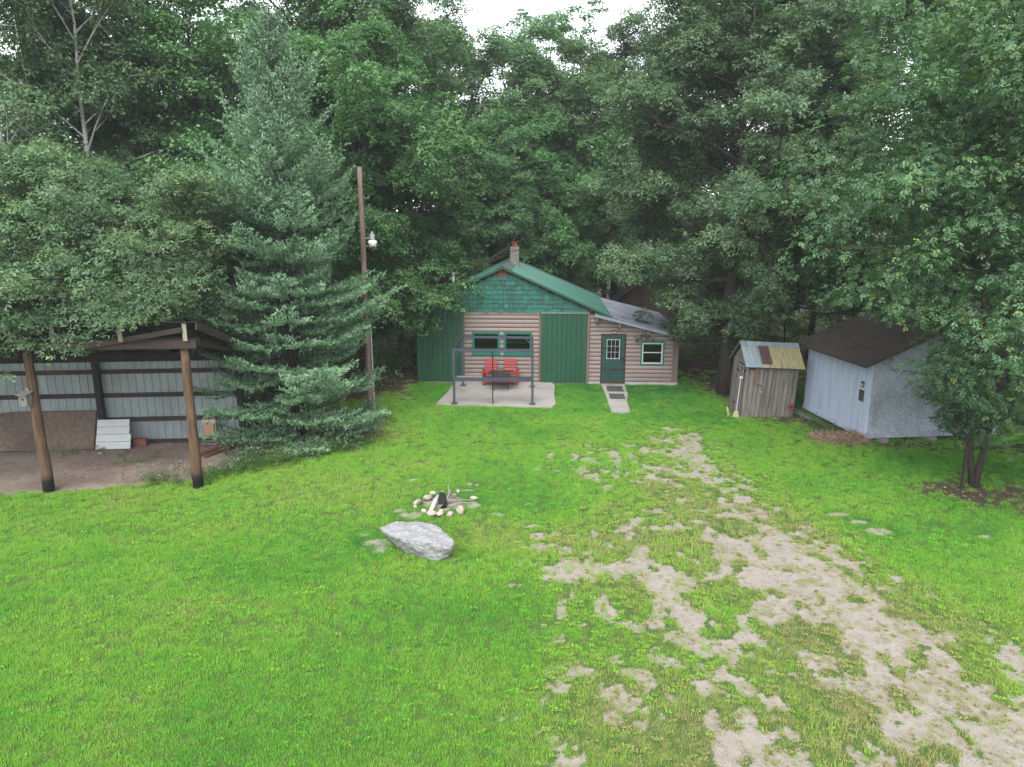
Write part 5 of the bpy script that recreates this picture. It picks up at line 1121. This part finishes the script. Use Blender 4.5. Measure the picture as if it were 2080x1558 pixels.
idx = np.where((g.rand(n) < np.where(wo2 > .3, .16, .03)), 6, idx)
scl = (.8 + .5 * g.rand(n)) * np.interp(ys, [7, 14, 30], [.85, 1.05, 1.35]) * (1 - .32 * (ba_ > .5)) * (1 - .15 * wo2)
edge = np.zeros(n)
for cx0, cy0, a, b in SPOTS: edge = np.maximum(edge, np.exp(-((np.hypot((xs - cx0) / (a + .12), (ys - cy0) / (b + .12)) - 1) / .35) ** 2))  # ring mask: darker tint paints the grass shade at bare spots
near = np.exp(-((ys - 27.5) / 3.2) ** 2) * (xs > -4)  # mask for a darker tint that paints the shading near the house
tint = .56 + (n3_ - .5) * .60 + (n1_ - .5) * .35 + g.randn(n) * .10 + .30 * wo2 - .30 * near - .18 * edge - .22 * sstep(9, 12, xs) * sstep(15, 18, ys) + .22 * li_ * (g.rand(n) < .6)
tint = np.where(g.rand(n) < .02 + .07 * wo2 + .35 * (ba_ > .5), tint + .35, tint)
scatter('grass', np.stack([xs, ys, hgt(xs, ys) - .012 * ba_], 1), g.rand(n) * 6.283, scl, idx, np.clip(tint, 0, 1), 'bright green mown lawn grass thinning over the sandy drive')
print('grass tufts', n)

# tall weeds with small white flowers round the spruce and along the shed
g = np.random.RandomState(60); PP = []; DD = []; NN = []; LL = []; WW = []; TT = []; fl = MB()
lines = [((-8.0, 17.7), (-6.3, 18.9), 150), ((-6.3, 18.9), (-4.3, 20.5), 130), ((-9.6, 17.2), (-7.8, 17.5), 60), ((-7.6, 18.6), (-7.3, 20), 60), ((-4.6, 21.0), (-4.3, 23.6), 50), ((9.9, 22.6), (10.5, 21.4), 26), ((10.0, 23.8), (10.3, 22.4), 20), ((-13, 19.5), (-11.6, 19.75), 14), ((-10.9, 18.9), (-9.9, 19.1), 14)]
for (x0, y0), (x1, y1), k in lines:
    for i in range(k):
        f = g.rand(); x = x0 + (x1 - x0) * f + g.randn() * .2; y = y0 + (y1 - y0) * f + g.randn() * .22; h = .14 + .34 * g.rand() ** 1.5
        if k < 30: h *= .45
        nl_w = 14; u_ = g.rand(nl_w); lean_ = g.randn(2) * .12
        p = np.stack([x + lean_[0] * u_ + g.randn(nl_w) * .03, y + lean_[1] * u_ + g.randn(nl_w) * .03, h * u_], 1); PP.append(p); DD.append(unit(g.randn(nl_w, 3) * [1, 1, .4] + [0, 0, .5])); NN.append(unit(g.randn(nl_w, 3) * .5 + [0, 0, 1])); LL.append(.07 + .09 * g.rand(nl_w)); WW.append(np.full(nl_w, .018)); TT.append(g.rand(nl_w) * .8)
        if k > 40 and g.rand() < .16:
            for q_ in range(4): 
                fx, fy, fz = x + lean_[0] + g.randn() * .06, y + lean_[1] + g.randn() * .06, h + g.rand() * .08; r_ = .016
                fl.lathe([(0, .004), (r_, .006), (r_ * .9, 0), (0, -.004)], 6, (fx, fy, fz))
o = stuff(ob('weeds', quads_mesh('weeds', np.concatenate(PP), np.concatenate(DD), np.concatenate(NN), np.concatenate(LL), np.concatenate(WW), np.concatenate(TT), .1), m_weed), 'tall weeds growing round the spruce and shed edges', 'weeds')
ob('flower', fl.mesh('flowers', False, False), m_white, o)['kind'] = 'stuff'

# fallen leaves, twigs and the heap of dead straw by the white shed
g = np.random.RandomState(70); a, b = sample(90000, -16, 18, 14, 36); ba2, li2, wo3, _, _, di2, hb2 = ground_maps(a, b)
kp = g.rand(len(a)) < li2 * .30 * (1 - .6 * hb2) + .02 * di2; a, b = a[kp], b[kp]; n = len(a)
hx = (a + 3.86) * math.cos(Rd(3)) - (b - 28.95) * math.sin(Rd(3)); hy = (a + 3.86) * math.sin(Rd(3)) + (b - 28.95) * math.cos(Rd(3)); kp = ~((hx > -.1) & (hx < 10.8) & (hy > -.1) & (hy < 8)); a, b = a[kp], b[kp]; n = len(a)
ps = np.stack([a, b, hgt(a, b) + .012 + .02 * g.rand(n)], 1); nrm = unit(g.randn(n, 3) * .35 + [0, 0, 1]); dr = unit(g.randn(n, 3) * [1, 1, .2]); ll = .06 + .07 * g.rand(n)
stuff(ob('leaf_litter', quads_mesh('leaf_litter', ps, dr, nrm, ll, ll * .55, g.rand(n), .15), m_litter), 'brown fallen leaves on the shaded ground', 'leaf litter')
n = 5200; a = g.rand(n) * 6.283; r = np.sqrt(g.rand(n)); q1 = g.rand(n) < .6
px_ = np.where(q1, 9.95 + r * np.cos(a) * .75, 10.45 + r * np.cos(a) * .42); py_ = np.where(q1, 21.0 + r * np.sin(a) * .55, 20.85 + r * np.sin(a) * .5); hz = np.where(q1, .10, .24) * (1 - r ** 2)
ps = np.stack([px_, py_, hz * g.rand(n) ** .3 + .01], 1); dr = unit(g.randn(n, 3) * [1, 1, .35]); nrm = unit(g.randn(n, 3) + [0, 0, .8]); ll = .10 + .16 * g.rand(n)
tag(ob('straw_heap', quads_mesh('straw_heap', ps, dr, nrm, ll, np.full(n, .018), g.rand(n) * .6 + .42, .1), m_litter), 'heap of dead straw and clippings at the corner of the white shed', 'heap')
# grit and small stones on the drive
g = np.random.RandomState(71); a, b = sample(16000, 0.5, 10, 6.5, 21.5); ba2 = ground_maps(a, b)[0]; kp = g.rand(len(a)) < ba2 * .45; a, b = a[kp], b[kp]; n = len(a)
ps = np.stack([a, b, hgt(a, b) - .004], 1); ll = .012 + .022 * g.rand(n) ** 3; nrm = unit(g.randn(n, 3) * .6 + [0, 0, 1]); dr = unit(g.randn(n, 3) * [1, 1, .3])
stuff(ob('grit', quads_mesh('grit', ps, dr, nrm, ll, ll * .8, g.rand(n), .3), m_litter), 'twigs and dry bits scattered on the sandy drive', 'grit')
tag(ob('stake', MB().box(-.03, .03, -.03, .03, -.1, 1.05), m_darkwood, None, (11.38, 16.9, 0), (0, Rd(-1), 0)), 'thin dark stake standing beside the ash trunk', 'stake')


# thin haze volume, added to veil the wood and lighten its dark gaps
t = NT('veil_haze'); pv = t.n('VolumePrincipled'); pv.inputs['Color'].default_value = (.92, .96, 1, 1); pv.inputs['Density'].default_value = 0.0007; pv.inputs['Anisotropy'].default_value = 0.2
t.l(pv.outputs[0], t.out.inputs['Volume'])
hz_ = ob('haze', MB().box(-70, 70, -12, 95, -1.1, 26), t.m); hz_['kind'] = 'stuff'
